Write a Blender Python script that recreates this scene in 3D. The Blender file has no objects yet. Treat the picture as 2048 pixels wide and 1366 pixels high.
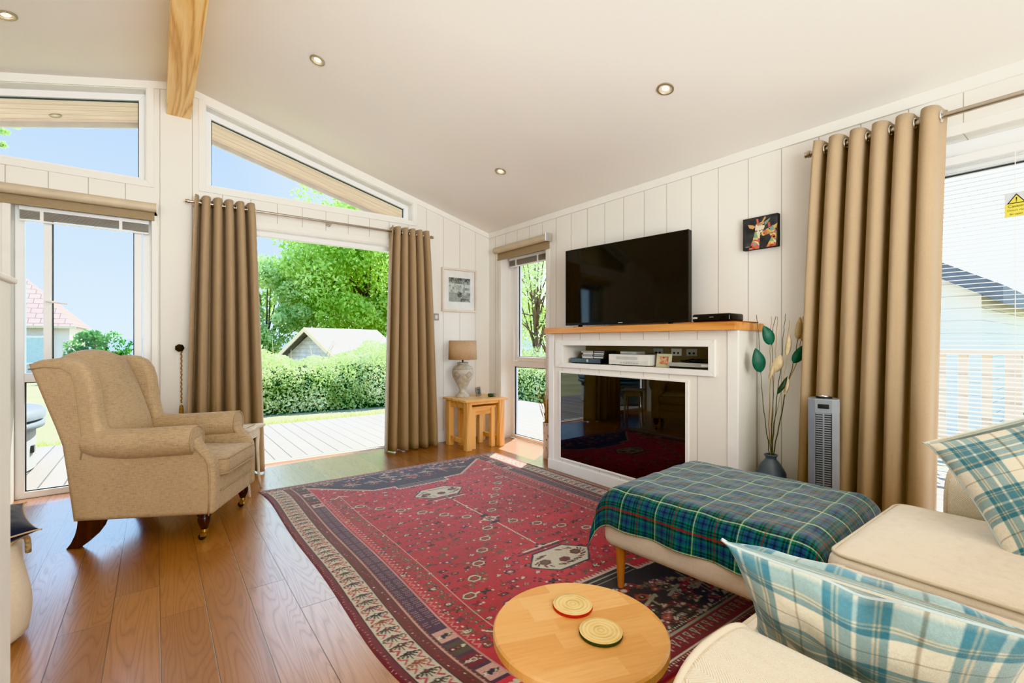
import bpy, math, random
import numpy as np
from mathutils import Vector, Matrix, Quaternion
random.seed(7)
RNG = np.random.default_rng(11)
PI = math.pi
scene = bpy.context.scene
C = scene.collection

# ------------------------------------------------------------------ mesh builder
class MB:
    def __init__(s):
        s.v = []; s.f = []; s.mi = []; s.cur = 0
    def add(s, verts, faces):
        o = len(s.v); s.v.extend([tuple(p) for p in verts])
        for f in faces:
            s.f.append(tuple(i + o for i in f)); s.mi.append(s.cur)
        return s
    def box(s, x0, x1, y0, y1, z0, z1):
        v = [(x0,y0,z0),(x1,y0,z0),(x1,y1,z0),(x0,y1,z0),(x0,y0,z1),(x1,y0,z1),(x1,y1,z1),(x0,y1,z1)]
        return s.add(v, [(0,3,2,1),(4,5,6,7),(0,1,5,4),(1,2,6,5),(2,3,7,6),(3,0,4,7)])
    def prism(s, poly, a0, a1, axis='y'):
        """2-D polygon extruded along an axis; poly is (x,z) for y, (y,z) for x, (x,y) for z"""
        n = len(poly)
        def P(p, a):
            return (p[0], a, p[1]) if axis == 'y' else ((a, p[0], p[1]) if axis == 'x' else (p[0], p[1], a))
        v = [P(p, a0) for p in poly] + [P(p, a1) for p in poly]
        f = [tuple(range(n)), tuple(range(2*n-1, n-1, -1))] + [(i, n+i, n+(i+1) % n, (i+1) % n) for i in range(n)]
        return s.add(v, f)
    def ring(s, outer, inner, a0, a1, axis='y'):
        n = len(outer)
        for i in range(n):
            j = (i+1) % n
            s.prism([outer[i], outer[j], inner[j], inner[i]], a0, a1, axis)
        return s
    def tube(s, pts, r, seg=8, cap=True):
        pts = [Vector(p) for p in pts]; n = len(pts)
        rad = r if isinstance(r, (list, tuple)) else [r]*n
        tan = [(pts[min(i+1, n-1)] - pts[max(i-1, 0)]).normalized() for i in range(n)]
        up = Vector((0,0,1)) if abs(tan[0].z) < .9 else Vector((1,0,0))
        v = []
        nrm = (up - tan[0]*up.dot(tan[0])).normalized()
        for i in range(n):
            nrm = (nrm - tan[i]*nrm.dot(tan[i])).normalized()
            b = tan[i].cross(nrm)
            for k in range(seg):
                a = 2*PI*k/seg
                v.append(pts[i] + (nrm*math.cos(a) + b*math.sin(a))*rad[i])
        f = [(i*seg+k, i*seg+(k+1) % seg, (i+1)*seg+(k+1) % seg, (i+1)*seg+k) for i in range(n-1) for k in range(seg)]
        if cap:
            f += [tuple(range(seg-1, -1, -1)), tuple(range((n-1)*seg, n*seg))]
        return s.add(v, f)
    def lathe(s, prof, seg=24, c=(0,0,0), cap=True):
        n = len(prof); v = []
        for r, z in prof:
            for k in range(seg):
                a = 2*PI*k/seg
                v.append((c[0]+r*math.cos(a), c[1]+r*math.sin(a), c[2]+z))
        f = [(i*seg+k, i*seg+(k+1) % seg, (i+1)*seg+(k+1) % seg, (i+1)*seg+k) for i in range(n-1) for k in range(seg)]
        if cap:
            f += [tuple(range(seg-1, -1, -1)), tuple(range((n-1)*seg, n*seg))]
        return s.add(v, f)
    def torus(s, c, axis, R, r, seg=16, sub=6):
        q = Vector((0,0,1)).rotation_difference(Vector(axis)); v = []
        for i in range(seg):
            a = 2*PI*i/seg
            for k in range(sub):
                b = 2*PI*k/sub
                p = Vector(((R+r*math.cos(b))*math.cos(a), (R+r*math.cos(b))*math.sin(a), r*math.sin(b)))
                v.append(Vector(c) + q @ p)
        f = [(i*sub+k, ((i+1) % seg)*sub+k, ((i+1) % seg)*sub+(k+1) % sub, i*sub+(k+1) % sub) for i in range(seg) for k in range(sub)]
        return s.add(v, f)
    def grid(s, fn, nu, nv, closed_u=False):
        v = [fn(i/(nu if closed_u else nu-1), j/(nv-1)) for j in range(nv) for i in range(nu)]
        f = []
        for j in range(nv-1):
            for i in range(nu if closed_u else nu-1):
                k = (i+1) % nu
                f.append((j*nu+i, j*nu+k, (j+1)*nu+k, (j+1)*nu+i))
        return s.add(v, f)
    def rbox(s, x0, x1, y0, y1, z0, z1, r, n=4, puff=(0,0,0)):
        """rounded box (rounded on all edges) with optional outward crown on each axis pair"""
        cx, cy, cz = (x0+x1)/2, (y0+y1)/2, (z0+z1)/2
        hx, hy, hz = (x1-x0)/2, (y1-y0)/2, (z1-z0)/2
        def ax(h):
            a = [-h + r*(1-math.cos(PI/2*k/n)) for k in range(n+1)]
            m = max(2, int((2*h-2*r)/.05)); mid = [-h+r + (2*h-2*r)*k/m for k in range(1, m)]
            return a + mid + [-t for t in reversed(a)]
        X, Y, Z = ax(hx), ax(hy), ax(hz)
        def proj(p):
            q = Vector((max(-hx+r, min(hx-r, p[0])), max(-hy+r, min(hy-r, p[1])), max(-hz+r, min(hz-r, p[2]))))
            d = Vector(p) - q
            if d.length > 1e-9: d = d.normalized()*r
            w = q + d
            ux, uy, uz = w.x/hx, w.y/hy, w.z/hz
            k = lambda a, b: (1-min(1,a*a))*(1-min(1,b*b))
            w.x += puff[0]*k(uy, uz)*(1 if w.x > 0 else -1)*min(1, abs(ux))
            w.y += puff[1]*k(ux, uz)*(1 if w.y > 0 else -1)*min(1, abs(uy))
            w.z += puff[2]*k(ux, uy)*(1 if w.z > 0 else -1)*min(1, abs(uz))
            return (w.x+cx, w.y+cy, w.z+cz)
        def face(A, B, mk, flip):
            o = len(s.v); nb = len(B)
            for a in A:
                for b in B: s.v.append(proj(mk(a, b)))
            for i in range(len(A)-1):
                for j in range(nb-1):
                    q = (o+i*nb+j, o+(i+1)*nb+j, o+(i+1)*nb+j+1, o+i*nb+j+1)
                    s.f.append(q[::-1] if flip else q); s.mi.append(s.cur)
        face(X, Y, lambda a, b: (a, b, hz), False); face(X, Y, lambda a, b: (a, b, -hz), True)
        face(Y, Z, lambda a, b: (hx, a, b), False); face(Y, Z, lambda a, b: (-hx, a, b), True)
        face(X, Z, lambda a, b: (a, hy, b), True); face(X, Z, lambda a, b: (a, -hy, b), False)
        return s
    def xf(s, M):
        s.v = [tuple(M @ Vector(p)) for p in s.v]; return s

KEEP = {}
def obj(name, mb, mats, parent=None, smooth=False, bevel=0, weld=False, auto=None, offset=None, solid=0, sub=0):
    """one mesh object; offset = world position of the parent's base when mb is in world space"""
    me = bpy.data.meshes.new(name)
    v = mb.v
    if offset is not None:
        v = [(p[0]-offset[0], p[1]-offset[1], p[2]-offset[2]) for p in v]
    me.from_pydata(v, [], mb.f)
    if not isinstance(mats, (list, tuple)): mats = [mats]
    for m in mats: me.materials.append(m)
    if len(mats) > 1: me.polygons.foreach_set('material_index', mb.mi)
    if weld:
        import bmesh
        b = bmesh.new(); b.from_mesh(me); bmesh.ops.remove_doubles(b, verts=b.verts, dist=1e-4)
        bmesh.ops.recalc_face_normals(b, faces=b.faces); b.to_mesh(me); b.free()
    if smooth:
        me.polygons.foreach_set('use_smooth', [True]*len(me.polygons))
        if auto: me.set_sharp_from_angle(angle=math.radians(auto))
    me.update()
    o = bpy.data.objects.new(name, me); C.objects.link(o)
    if parent is not None: o.parent = parent
    if bevel:
        m = o.modifiers.new('bevel', 'BEVEL'); m.width = bevel; m.segments = 2; m.limit_method = 'ANGLE'; m.angle_limit = math.radians(40)
    if solid:
        m = o.modifiers.new('solid', 'SOLIDIFY'); m.thickness = solid; m.offset = 0
    if sub:
        m = o.modifiers.new('sub', 'SUBSURF'); m.levels = sub; m.render_levels = sub
    return o

def tag(o, label, cat, group=None, kind=None):
    o['label'] = label; o['category'] = cat
    if group: o['group'] = group
    if kind: o['kind'] = kind
    return o
def thing(name, label, cat, loc=(0,0,0), rz=0, group=None, kind=None):
    o = bpy.data.objects.new(name, None); o.empty_display_size = .05; C.objects.link(o)
    o.location = loc; o.rotation_euler = (0, 0, rz)
    return tag(o, label, cat, group, kind)
def dup(root, loc, rz, label, group=None):
    r = root.copy(); C.objects.link(r); r.location = loc; r.rotation_euler = (0,0,rz); r['label'] = label
    if group: r['group'] = group
    for ch in list(root.children):
        c = ch.copy(); C.objects.link(c); c.parent = r
        for g in ch.children:
            d = g.copy(); C.objects.link(d); d.parent = c
    return r

# ------------------------------------------------------------------ materials
def srgb(r, g, b):
    f = lambda c: ((c/255+.055)/1.055)**2.4 if c > 10.31 else c/255/12.92
    return (f(r), f(g), f(b), 1)
class NM:
    def __init__(s, name):
        s.m = bpy.data.materials.new(name); s.m.use_nodes = True
        s.t = s.m.node_tree; s.n = s.t.nodes; s.l = s.t.links
        s.b = s.n['Principled BSDF']; s.out = s.n['Material Output']
    def new(s, t, **kw):
        n = s.n.new(t)
        for k, v in kw.items():
            if hasattr(n, k): setattr(n, k, v)
        return n
    def link(s, a, b): s.l.new(a, b)
    def val(s, x, inp):
        if isinstance(x, (int, float, tuple)): inp.default_value = x
        else: s.link(x, inp)
    def math(s, op, a, b=0.0, c=0.0):
        n = s.new('ShaderNodeMath', operation=op)
        s.val(a, n.inputs[0]); s.val(b, n.inputs[1]); s.val(c, n.inputs[2])
        return n.outputs[0]
    def mix(s, f, a, b, mode='MIX'):
        n = s.new('ShaderNodeMix', data_type='RGBA', blend_type=mode)
        s.val(f, n.inputs[0]); s.val(a, n.inputs[6]); s.val(b, n.inputs[7])
        return n.outputs[2]
    def coord(s, which='Object', scale=(1,1,1), rot=(0,0,0), loc=(0,0,0)):
        t = s.new('ShaderNodeTexCoord'); m = s.new('ShaderNodeMapping')
        m.inputs['Scale'].default_value = scale; m.inputs['Rotation'].default_value = rot; m.inputs['Location'].default_value = loc
        s.link(t.outputs[which], m.inputs[0]); return m.outputs[0]
    def noise(s, vec, scale=5, detail=4, rough=.5, dist=0, out=0):
        n = s.new('ShaderNodeTexNoise'); s.link(vec, n.inputs['Vector'])
        n.inputs['Scale'].default_value = scale; n.inputs['Detail'].default_value = detail
        n.inputs['Roughness'].default_value = rough; n.inputs['Distortion'].default_value = dist
        return n.outputs[out]
    def ramp(s, f, stops, interp='LINEAR'):
        n = s.new('ShaderNodeValToRGB'); s.link(f, n.inputs[0]); e = n.color_ramp.elements
        n.color_ramp.interpolation = interp
        while len(e) < len(stops): e.new(.5)
        for i, (p, c) in enumerate(stops):
            e[i].position = p; e[i].color = c if not isinstance(c, (int, float)) else (c, c, c, 1)
        return n.outputs[0]
    def bump(s, h, strength=.2, dist=.01):
        n = s.new('ShaderNodeBump'); n.inputs['Strength'].default_value = strength; n.inputs['Distance'].default_value = dist
        s.link(h, n.inputs['Height']); s.link(n.outputs[0], s.b.inputs['Normal']); return n.outputs[0]
    def sep(s, vec):
        n = s.new('ShaderNodeSeparateXYZ'); s.link(vec, n.inputs[0]); return n.outputs
    def set(s, col=None, rough=None, metal=None, spec=None, **kw):
        if col is not None: s.val(col, s.b.inputs['Base Color'])
        if rough is not None: s.val(rough, s.b.inputs['Roughness'])
        if metal is not None: s.b.inputs['Metallic'].default_value = metal
        if spec is not None: s.b.inputs['Specular IOR Level'].default_value = spec
        for k, v in kw.items(): s.b.inputs[k.replace('_', ' ')].default_value = v
        return s.m

def m_plain(name, col, rough=.5, metal=0, var=.06, scale=8, bump=0, spec=.5, **kw):
    m = NM(name); v = m.coord()
    n = m.noise(v, scale, 3)
    c2 = tuple(max(0, c*(1-var*1.6)) for c in col[:3]) + (1,); c1 = tuple(min(1, c*(1+var*.6)) for c in col[:3]) + (1,)
    c = m.ramp(n, [(.3, c2), (.7, c1)])
    if bump: m.bump(m.noise(v, scale*12, 3), bump, .003)
    return m.set(c, rough, metal, spec, **kw)

def m_fabric(name, col, var=.12, rough=.95, weave=700, streak=True, sheen=.2):
    m = NM(name); v = m.coord()
    a = m.noise(m.coord(scale=(30, 30, 320)), 1, 4, .65); b = m.noise(m.coord(scale=(240, 240, 40)), 1, 3, .6)
    big = m.noise(v, 3, 2)
    f = m.math('ADD', m.math('MULTIPLY', a, .55), m.math('MULTIPLY', b, .3)) if streak else m.noise(v, 250, 3, .7)
    f = m.math('ADD', f, m.math('MULTIPLY', big, .15))
    lo = tuple(c*(1-var*2.2) for c in col[:3]) + (1,); hi = tuple(min(1, c*(1+var*1.3)) for c in col[:3]) + (1,)
    c = m.ramp(f, [(.3, lo), (.5, col), (.72, hi)])
    m.bump(m.noise(v, weave, 2, .7), .35, .0015)
    return m.set(c, rough, spec=.25, Sheen_Weight=sheen)

def m_wood(name, c1, c2, c3, axis='x', scale=1.0, rough=.4, knots=False, bump=.08, ring=6.0):
    m = NM(name)
    st = {'x': (.09, 1, 1), 'y': (1, .09, 1), 'z': (1, 1, .09)}[axis]
    v = m.coord(scale=tuple(a*scale for a in st))
    big = m.noise(v, 2.2, 3, .55, 1.2)
    rings = m.math('FRACT', m.math('MULTIPLY', big, ring))
    rings = m.math('ABSOLUTE', m.math('SUBTRACT', rings, .5))
    fs = {'x': (.03, 1, 1), 'y': (1, .03, 1), 'z': (1, 1, .03)}[axis]
    fine = m.noise(m.coord(scale=tuple(a*scale for a in fs)), 90, 4, .7)
    f = m.math('ADD', m.math('MULTIPLY', rings, .9), m.math('MULTIPLY', fine, .55))
    c = m.ramp(f, [(.2, c3), (.48, c2), (.8, c1)])
    if knots:
        vo = m.new('ShaderNodeTexVoronoi'); m.link(m.coord(scale={'x': (1.6,5,5), 'y': (5,1.6,5), 'z': (5,5,1.6)}[axis]), vo.inputs['Vector'])
        vo.inputs['Scale'].default_value = 1.0
        k = m.ramp(vo.outputs['Distance'], [(.03, 1.0), (.12, 0.0)])
        c = m.mix(k, c, tuple(x*.3 for x in c3[:3]) + (1,))
    m.bump(fine, bump, .004)
    return m.set(c, rough)

def m_paint_attr(name, rough=.95, weave=500, bump=.4, sheen=.2, spec=.2, nvar=.25, scale=160):
    m = NM(name); a = m.new('ShaderNodeAttribute', attribute_name='Col'); v = m.coord()
    n = m.ramp(m.noise(v, scale, 3, .7), [(.25, 1-nvar), (.75, 1.0+nvar*.3)])
    c = m.mix(1.0, a.outputs['Color'], n, 'MULTIPLY')
    if bump: m.bump(m.noise(v, weave, 2, .7), bump, .002)
    return m.set(c, rough, spec=spec, Sheen_Weight=sheen)

def m_glass(name, tint=(1,1,1,1), rough=0.0, reflect=.07):
    m = NM(name); m.n.remove(m.b)
    t = m.new('ShaderNodeBsdfTransparent'); t.inputs[0].default_value = tint
    g = m.new('ShaderNodeBsdfGlossy'); g.inputs['Roughness'].default_value = rough
    lw = m.new('ShaderNodeLayerWeight'); lw.inputs[0].default_value = .12
    mx = m.new('ShaderNodeMixShader'); m.link(m.math('MULTIPLY', lw.outputs['Fresnel'], reflect/.07*.8), mx.inputs[0])
    m.link(t.outputs[0], mx.inputs[1]); m.link(g.outputs[0], mx.inputs[2]); m.link(mx.outputs[0], m.out.inputs[0])
    return m.m
def m_emit(name, col, strength):
    m = NM(name); m.b.inputs['Base Color'].default_value = col
    m.b.inputs['Emission Color'].default_value = col; m.b.inputs['Emission Strength'].default_value = strength
    return m.m
def m_leaf(name, cols, scale=1.5, transl=.35):
    m = NM(name); v = m.coord()
    f = m.math('ADD', m.math('MULTIPLY', m.noise(v, scale, 2), .55), m.math('MULTIPLY', m.noise(v, scale*14, 2), .45))
    c = m.ramp(f, [(.3+.4*i/(len(cols)-1), k) for i, k in enumerate(cols)])
    d = m.new('ShaderNodeBsdfDiffuse'); t = m.new('ShaderNodeBsdfTranslucent'); mx = m.new('ShaderNodeMixShader')
    m.link(c, d.inputs[0]); m.link(c, t.inputs[0]); mx.inputs[0].default_value = transl
    m.link(d.outputs[0], mx.inputs[1]); m.link(t.outputs[0], mx.inputs[2]); m.link(mx.outputs[0], m.out.inputs[0])
    m.n.remove(m.b); return m.m

# ------------------------------------------------------------------ painted grids (colour attribute on real cloth / canvas)
def painted(name, pos, col, mat, parent=None, offset=None, solid=0, smooth=True):
    """pos: (nv,nu,3) vertex positions, col: (nv,nu,3) sRGB 0..255"""
    nv, nu = pos.shape[:2]
    p = pos.reshape(-1, 3).astype(np.float32)
    if offset is not None: p = p - np.array(offset, np.float32)
    idx = np.arange(nv*nu).reshape(nv, nu)
    q = np.stack([idx[:-1, :-1], idx[:-1, 1:], idx[1:, 1:], idx[1:, :-1]], -1).reshape(-1, 4)
    me = bpy.data.meshes.new(name)
    me.vertices.add(len(p)); me.vertices.foreach_set('co', p.ravel())
    me.loops.add(q.size); me.loops.foreach_set('vertex_index', q.ravel().astype(np.int32))
    me.polygons.add(len(q)); me.polygons.foreach_set('loop_start', np.arange(0, q.size, 4, dtype=np.int32))
    me.polygons.foreach_set('loop_total', np.full(len(q), 4, np.int32))
    me.polygons.foreach_set('use_smooth', np.full(len(q), smooth))
    me.update(calc_edges=True); me.validate()
    ca = me.color_attributes.new('Col', 'FLOAT_COLOR', 'POINT')
    c = np.clip(col.reshape(-1, 3)/255., 0, 1)
    lin = np.where(c > .04045, ((c+.055)/1.055)**2.4, c/12.92)
    ca.data.foreach_set('color', np.concatenate([lin, np.ones((len(lin), 1))], 1).astype(np.float32).ravel())
    me.materials.append(mat)
    o = bpy.data.objects.new(name, me); C.objects.link(o)
    if parent is not None: o.parent = parent
    if solid:
        m = o.modifiers.new('solid', 'SOLIDIFY'); m.thickness = solid; m.offset = -1
    return o
def npquads(name, P, mat, parent=None, offset=None):
    """P: (n,4,3) quads as one mesh"""
    P = np.asarray(P, np.float32)
    if offset is not None: P = P - np.array(offset, np.float32)
    n = len(P); me = bpy.data.meshes.new(name)
    me.vertices.add(n*4); me.vertices.foreach_set('co', P.reshape(-1))
    me.loops.add(n*4); me.loops.foreach_set('vertex_index', np.arange(n*4, dtype=np.int32))
    me.polygons.add(n); me.polygons.foreach_set('loop_start', np.arange(0, n*4, 4, dtype=np.int32))
    me.polygons.foreach_set('loop_total', np.full(n, 4, np.int32))
    me.update(calc_edges=True); me.materials.append(mat)
    o = bpy.data.objects.new(name, me); C.objects.link(o)
    if parent is not None: o.parent = parent
    return o
def leaf_quads(cen, size, up=.3):
    n = len(cen)
    a = RNG.normal(size=(n, 3)); a /= np.linalg.norm(a, axis=1, keepdims=True)
    b = RNG.normal(size=(n, 3)); b[:, 2] *= .6; b = np.cross(a, b); b /= np.linalg.norm(b, axis=1, keepdims=True)+1e-9
    s = (size*RNG.uniform(.6, 1.3, n))[:, None]
    return np.stack([cen-a*s, cen+b*s*.5, cen+a*s, cen-b*s*.5], 1)
SKY = 1.85; SUN = 12.0; EXPO = 1.05
FILLS = [('fill_rear', (.2, -2.7, 2.0), 36, (1.6, 3.5, 1.9), 3.0, 1.0), ('fill_up', (.2, -1.5, .95), 58, (.4, 2.4, 3.2), 3.0, 1.2)]
# ================================================================== materials of the room
YW, XW, XL, YR = 4.48, 3.065, -2.95, -3.2       # inner faces: gable wall, television wall, far side, rear
RX, RZ, SL = .14, 3.094, .264                   # ridge and slope
def zc(x): return RZ - SL*abs(x-RX)

def m_panelled(name, axis, off, pitch=.204, col=srgb(238,235,228)):
    m = NM(name); p = m.sep(m.coord())
    a = p[0 if axis == 'x' else 1]
    t = m.math('FRACT', m.math('DIVIDE', m.math('SUBTRACT', a, off-50*pitch), pitch))
    d = m.math('MULTIPLY', m.math('MINIMUM', t, m.math('SUBTRACT', 1.0, t)), pitch)
    g = m.math('SMOOTH_MIN', m.math('DIVIDE', d, .0035), 1.0, .2)
    n = m.noise(m.coord(), 1.2, 2)
    base = m.ramp(n, [(.3, tuple(c*.97 for c in col[:3])+(1,)), (.7, col)])
    c = m.mix(m.math('SUBTRACT', 1.0, g), base, srgb(168,160,144))
    m.bump(g, .5, .003)
    return m.set(c, .55, spec=.3)
WHITE = srgb(241,239,233)
M_W1 = m_panelled('panelling_gable', 'x', -.795)
M_W2 = m_panelled('panelling_side', 'y', 1.295)
M_white = m_plain('white_paint', WHITE, .45, var=.02)
M_upvc = m_plain('white_plastic_frame', srgb(243,243,242), .3, var=.01)
M_ceil = m_plain('ceiling_paint', srgb(242,238,231), .9, var=.015, scale=1)
M_gasket = m_plain('dark_gasket', srgb(70,72,74), .6)
M_glass = m_glass('window_glass')
M_steel = m_plain('brushed_steel', srgb(190,182,170), .28, 1.0, var=.05)
M_chrome = m_plain('chrome', srgb(225,225,222), .12, 1.0, var=.02)
M_brass = m_plain('aged_brass', srgb(186,150,92), .3, 1.0, var=.1)
M_pine = m_wood('knotty_pine', srgb(252,222,160), srgb(244,200,126), srgb(204,144,74), 'y', 1.5, .35, True, ring=9)
M_soffit = None

def m_floor():
    m = NM('oak_floorboards'); p = m.sep(m.coord()); W = .151
    bx = m.math('DIVIDE', m.math('ADD', p[0], 10-.0455), W)
    bi = m.math('FLOOR', bx); fx = m.math('FRACT', bx)
    wn = m.new('ShaderNodeTexWhiteNoise', noise_dimensions='1D'); m.link(bi, wn.inputs['W'])
    L = 1.35
    by = m.math('DIVIDE', m.math('ADD', p[1], m.math('MULTIPLY', wn.outputs['Value'], 7.3)), L)
    yi = m.math('FLOOR', by); fy = m.math('FRACT', by)
    cid = m.math('ADD', m.math('MULTIPLY', bi, 17.13), m.math('MULTIPLY', yi, 3.71))
    w2 = m.new('ShaderNodeTexWhiteNoise', noise_dimensions='1D'); m.link(cid, w2.inputs['W'])
    dx = m.math('MULTIPLY', m.math('MINIMUM', fx, m.math('SUBTRACT', 1.0, fx)), W)
    dy = m.math('MULTIPLY', m.math('MINIMUM', fy, m.math('SUBTRACT', 1.0, fy)), L)
    d = m.math('MINIMUM', dx, dy)
    gap = m.math('MINIMUM', m.math('DIVIDE', d, .0022), 1.0)
    # grain coordinates: per-board offset, stretched along the board
    cv = m.new('ShaderNodeCombineXYZ')
    m.val(m.math('ADD', p[0], m.math('MULTIPLY', w2.outputs['Value'], 31.0)), cv.inputs[0])
    m.val(m.math('MULTIPLY', p[1], .085), cv.inputs[1]); m.val(m.math('MULTIPLY', cid, .37), cv.inputs[2])
    big = m.noise(cv.outputs[0], 7.5, 2, .45, .35)
    r = m.math('ABSOLUTE', m.math('SUBTRACT', m.math('FRACT', m.math('MULTIPLY', big, 26.0)), .5))
    r = m.math('POWER', m.math('MULTIPLY', r, 2.0), 3.0)
    cv2 = m.new('ShaderNodeCombineXYZ'); m.val(p[0], cv2.inputs[0]); m.val(m.math('MULTIPLY', p[1], .03), cv2.inputs[1]); m.val(cid, cv2.inputs[2])
    fine = m.noise(cv2.outputs[0], 260, 4, .75)
    base = m.ramp(w2.outputs['Value'], [(0, srgb(150,102,64)), (.35, srgb(166,114,70)), (.7, srgb(178,126,80)), (1, srgb(158,108,68))])
    c = m.mix(m.math('MULTIPLY', r, .34), base, srgb(104,62,36))
    c = m.mix(m.math('MULTIPLY', m.math('SUBTRACT', .62, fine), .9), c, srgb(104,64,40))
    kn = m.new('ShaderNodeTexVoronoi'); m.link(m.coord(scale=(4.5,1.3,1)), kn.inputs['Vector']); kn.inputs['Scale'].default_value = 1
    c = m.mix(m.ramp(kn.outputs['Distance'], [(.02, .75), (.1, 0.0)]), c, srgb(84,48,30))
    c = m.mix(m.math('SUBTRACT', 1.0, gap), c, srgb(52,30,20))
    h = m.math('ADD', m.math('MULTIPLY', gap, 1.0), m.math('MULTIPLY', m.math('SUBTRACT', fine, m.math('MULTIPLY', r, .3)), .10))
    m.bump(h, .35, .003)
    return m.set(c, m.math('ADD', .32, m.math('MULTIPLY', r, .10)), spec=.9, Coat_Weight=.7, Coat_Roughness=.2)
M_floor = m_floor()

def S(name, mb, mat, label=None, cat=None, parent=None, **kw):
    o = obj(name, mb, mat, parent, **kw)
    if parent is None:
        o['kind'] = 'structure'
        if label: o['label'] = label; o['category'] = cat
    return o

# ------------------------------------------------------------------ floor, ceiling, roof
S('floor', MB().box(XL-.2, XW+.12, YR-.2, YW+.14, -.06, 0), M_floor, 'oak plank floor of the sitting room', 'floor')
def slope_slab(x0, x1, y0, y1, dz0, dz1):
    mb = MB(); z = lambda x, d: zc(x)+d
    mb.prism([(x0, z(x0, dz0)), (x1, z(x1, dz0)), (x1, z(x1, dz1)), (x0, z(x0, dz1))], y0, y1)
    return mb
mb = slope_slab(RX, XW+.1, YR, YW+.02, 0, .03); t = slope_slab(XL-.1, RX, YR, YW+.02, 0, .03); mb.add(t.v, t.f)
S('ceiling', mb, M_ceil, 'sloped white ceiling', 'ceiling')
def m_soff():
    m = NM('soffit_boards'); p = m.sep(m.coord())
    t = m.math('FRACT', m.math('DIVIDE', m.math('ADD', p[1], 20), .1))
    d = m.math('MINIMUM', m.math('DIVIDE', m.math('MINIMUM', t, m.math('SUBTRACT', 1.0, t)), .05), 1.0)
    n = m.noise(m.coord(scale=(.15, 3, 1)), 12, 4, .6)
    c = m.ramp(n, [(.3, srgb(206,180,162)), (.7, srgb(228,204,188))])
    c = m.mix(m.math('SUBTRACT', 1.0, d), c, srgb(176,146,112)); m.bump(d, .5, .006)
    return m.set(c, .7)
M_soff = m_soff()
mb = slope_slab(RX, 3.82, YR-.4, 5.47, .05, .2); t = slope_slab(XL-.6, RX, YR-.4, 5.47, .05, .2); mb.add(t.v, t.f)
S('roof', mb, M_soff, 'pale timber boarded roof overhang seen through the gable windows', 'roof')
mb = MB()
for a, b in ((RX, 3.84), (XL-.62, RX)):
    mb.prism([(a, zc(a)+.01), (b, zc(b)+.01), (b, zc(b)+.22), (a, zc(a)+.22)], 5.47, 5.5)
S('trim_1', mb, m_plain('fascia_grey', srgb(196,188,178), .6), 'pale fascia board along the roof overhang', 'fascia')

# ------------------------------------------------------------------ gable wall with openings (x,z polygons)
T = YW+.18
mb = MB()
def wq(x0, x1, zlo, zhi, y0=YW, y1=T):
    """zlo / zhi numbers or functions of x"""
    f = lambda z, x: z(x) if callable(z) else z
    xs = [x0] + ([RX] if x0 < RX < x1 else []) + [x1]
    poly = [(x, f(zlo, x)) for x in xs] + [(x, f(zhi, x)) for x in reversed(xs)]
    mb.prism(poly, y0, y1)
top = lambda x: zc(x)+.06
gL = lambda x: 2.988 + SL*(x+.06)        # top of the gable light on one side
gR = lambda x: 2.977 - SL*(x-.312)
wq(XL-.2, -1.83, 0, top)
wq(-1.83, -.768, 0, 2.29); wq(-1.83, -.06, gL, top)
wq(-.768, -.06, 2.03, 2.29); wq(-.06, -.03, 2.03, top)
wq(-.03, .312, 0, top)
wq(.312, .42, 0, 2.322); wq(.312, 2.108, gR, top)
wq(.42, 2.02, 2.046, 2.322); wq(2.02, 2.108, 0, 2.322)
wq(2.108, XW+.2, 0, top)
S('wall_back', mb, M_W1, 'white panelled gable wall', 'wall')
# television wall with openings (y,z)
mb = MB(); X2 = XW+.19
def wy(y0, y1, z0, z1): mb.box(XW, X2, y0, y1, z0, z1)
H = zc(XW)+.02
wy(YR-.2, -1.05, 0, H); wy(-1.05, .88, 2.07, H); wy(.88, 3.476, 0, H); wy(3.476, 4.227, 2.03, H); wy(4.227, YW+.05, 0, H)
S('wall_right', mb, M_W2, 'white panelled wall behind the television', 'wall')
S('wall_left', MB().box(XL-.15, XL, YR-.2, YW+.05, 0, zc(XL)+.05), M_W2, 'white panelled wall across the room', 'wall')
mb = MB(); mb.prism([(XL-.15, 0), (XW+.19, 0), (XW+.19, zc(XW)+.05), (RX, RZ+.05), (XL-.15, zc(XL)+.05)], YR-.15, YR)
S('wall_rear', mb, M_W1, 'white panelled wall behind the sofa', 'wall')

# partition with a ledge close to the camera
S('wall_partition', MB().box(-.40, -.25, -2.2, 1.457, 0, 1.206), M_white, 'white half height partition', 'wall', bevel=.004)
S('trim_2', MB().box(-.42, -.243, -2.2, 1.478, 1.206, 1.218), M_white, 'thin white ledge capping the half height partition', 'ledge', bevel=.003)

# skirting, architrave, cornice
def skirt(name, boxes, label):
    m = MB()
    for b in boxes: m.box(*b)
    return S(name, m, M_white, label, 'skirting', bevel=.004)
skirt('baseboard_back', [(XL, -.83, YW-.016, YW, 0, .12), (.035, .36, YW-.016, YW, 0, .12), (2.08, XW, YW-.016, YW, 0, .12)], 'white skirting along the gable wall')
skirt('baseboard_right', [(XW-.016, XW, 4.29, YW-.016, 0, .12), (XW-.016, XW, 3.05, 3.41, 0, .12), (XW-.016, XW, .94, 1.33, 0, .12)], 'white skirting along the television wall')
mb = MB()
for a, b in ((RX+.0, XW), (XL, RX)):
    mb.prism([(a, zc(a)-.055), (b, zc(b)-.055), (b, zc(b)+.004), (a, zc(a)+.004)], YW-.014, YW+.002)
mb.box(XW-.014, XW+.002, YR, YW-.014, zc(XW)-.055, zc(XW)+.004)
S('trim_3', mb, M_white, 'white cornice strip under the ceiling', 'trim', bevel=.003)
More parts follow.
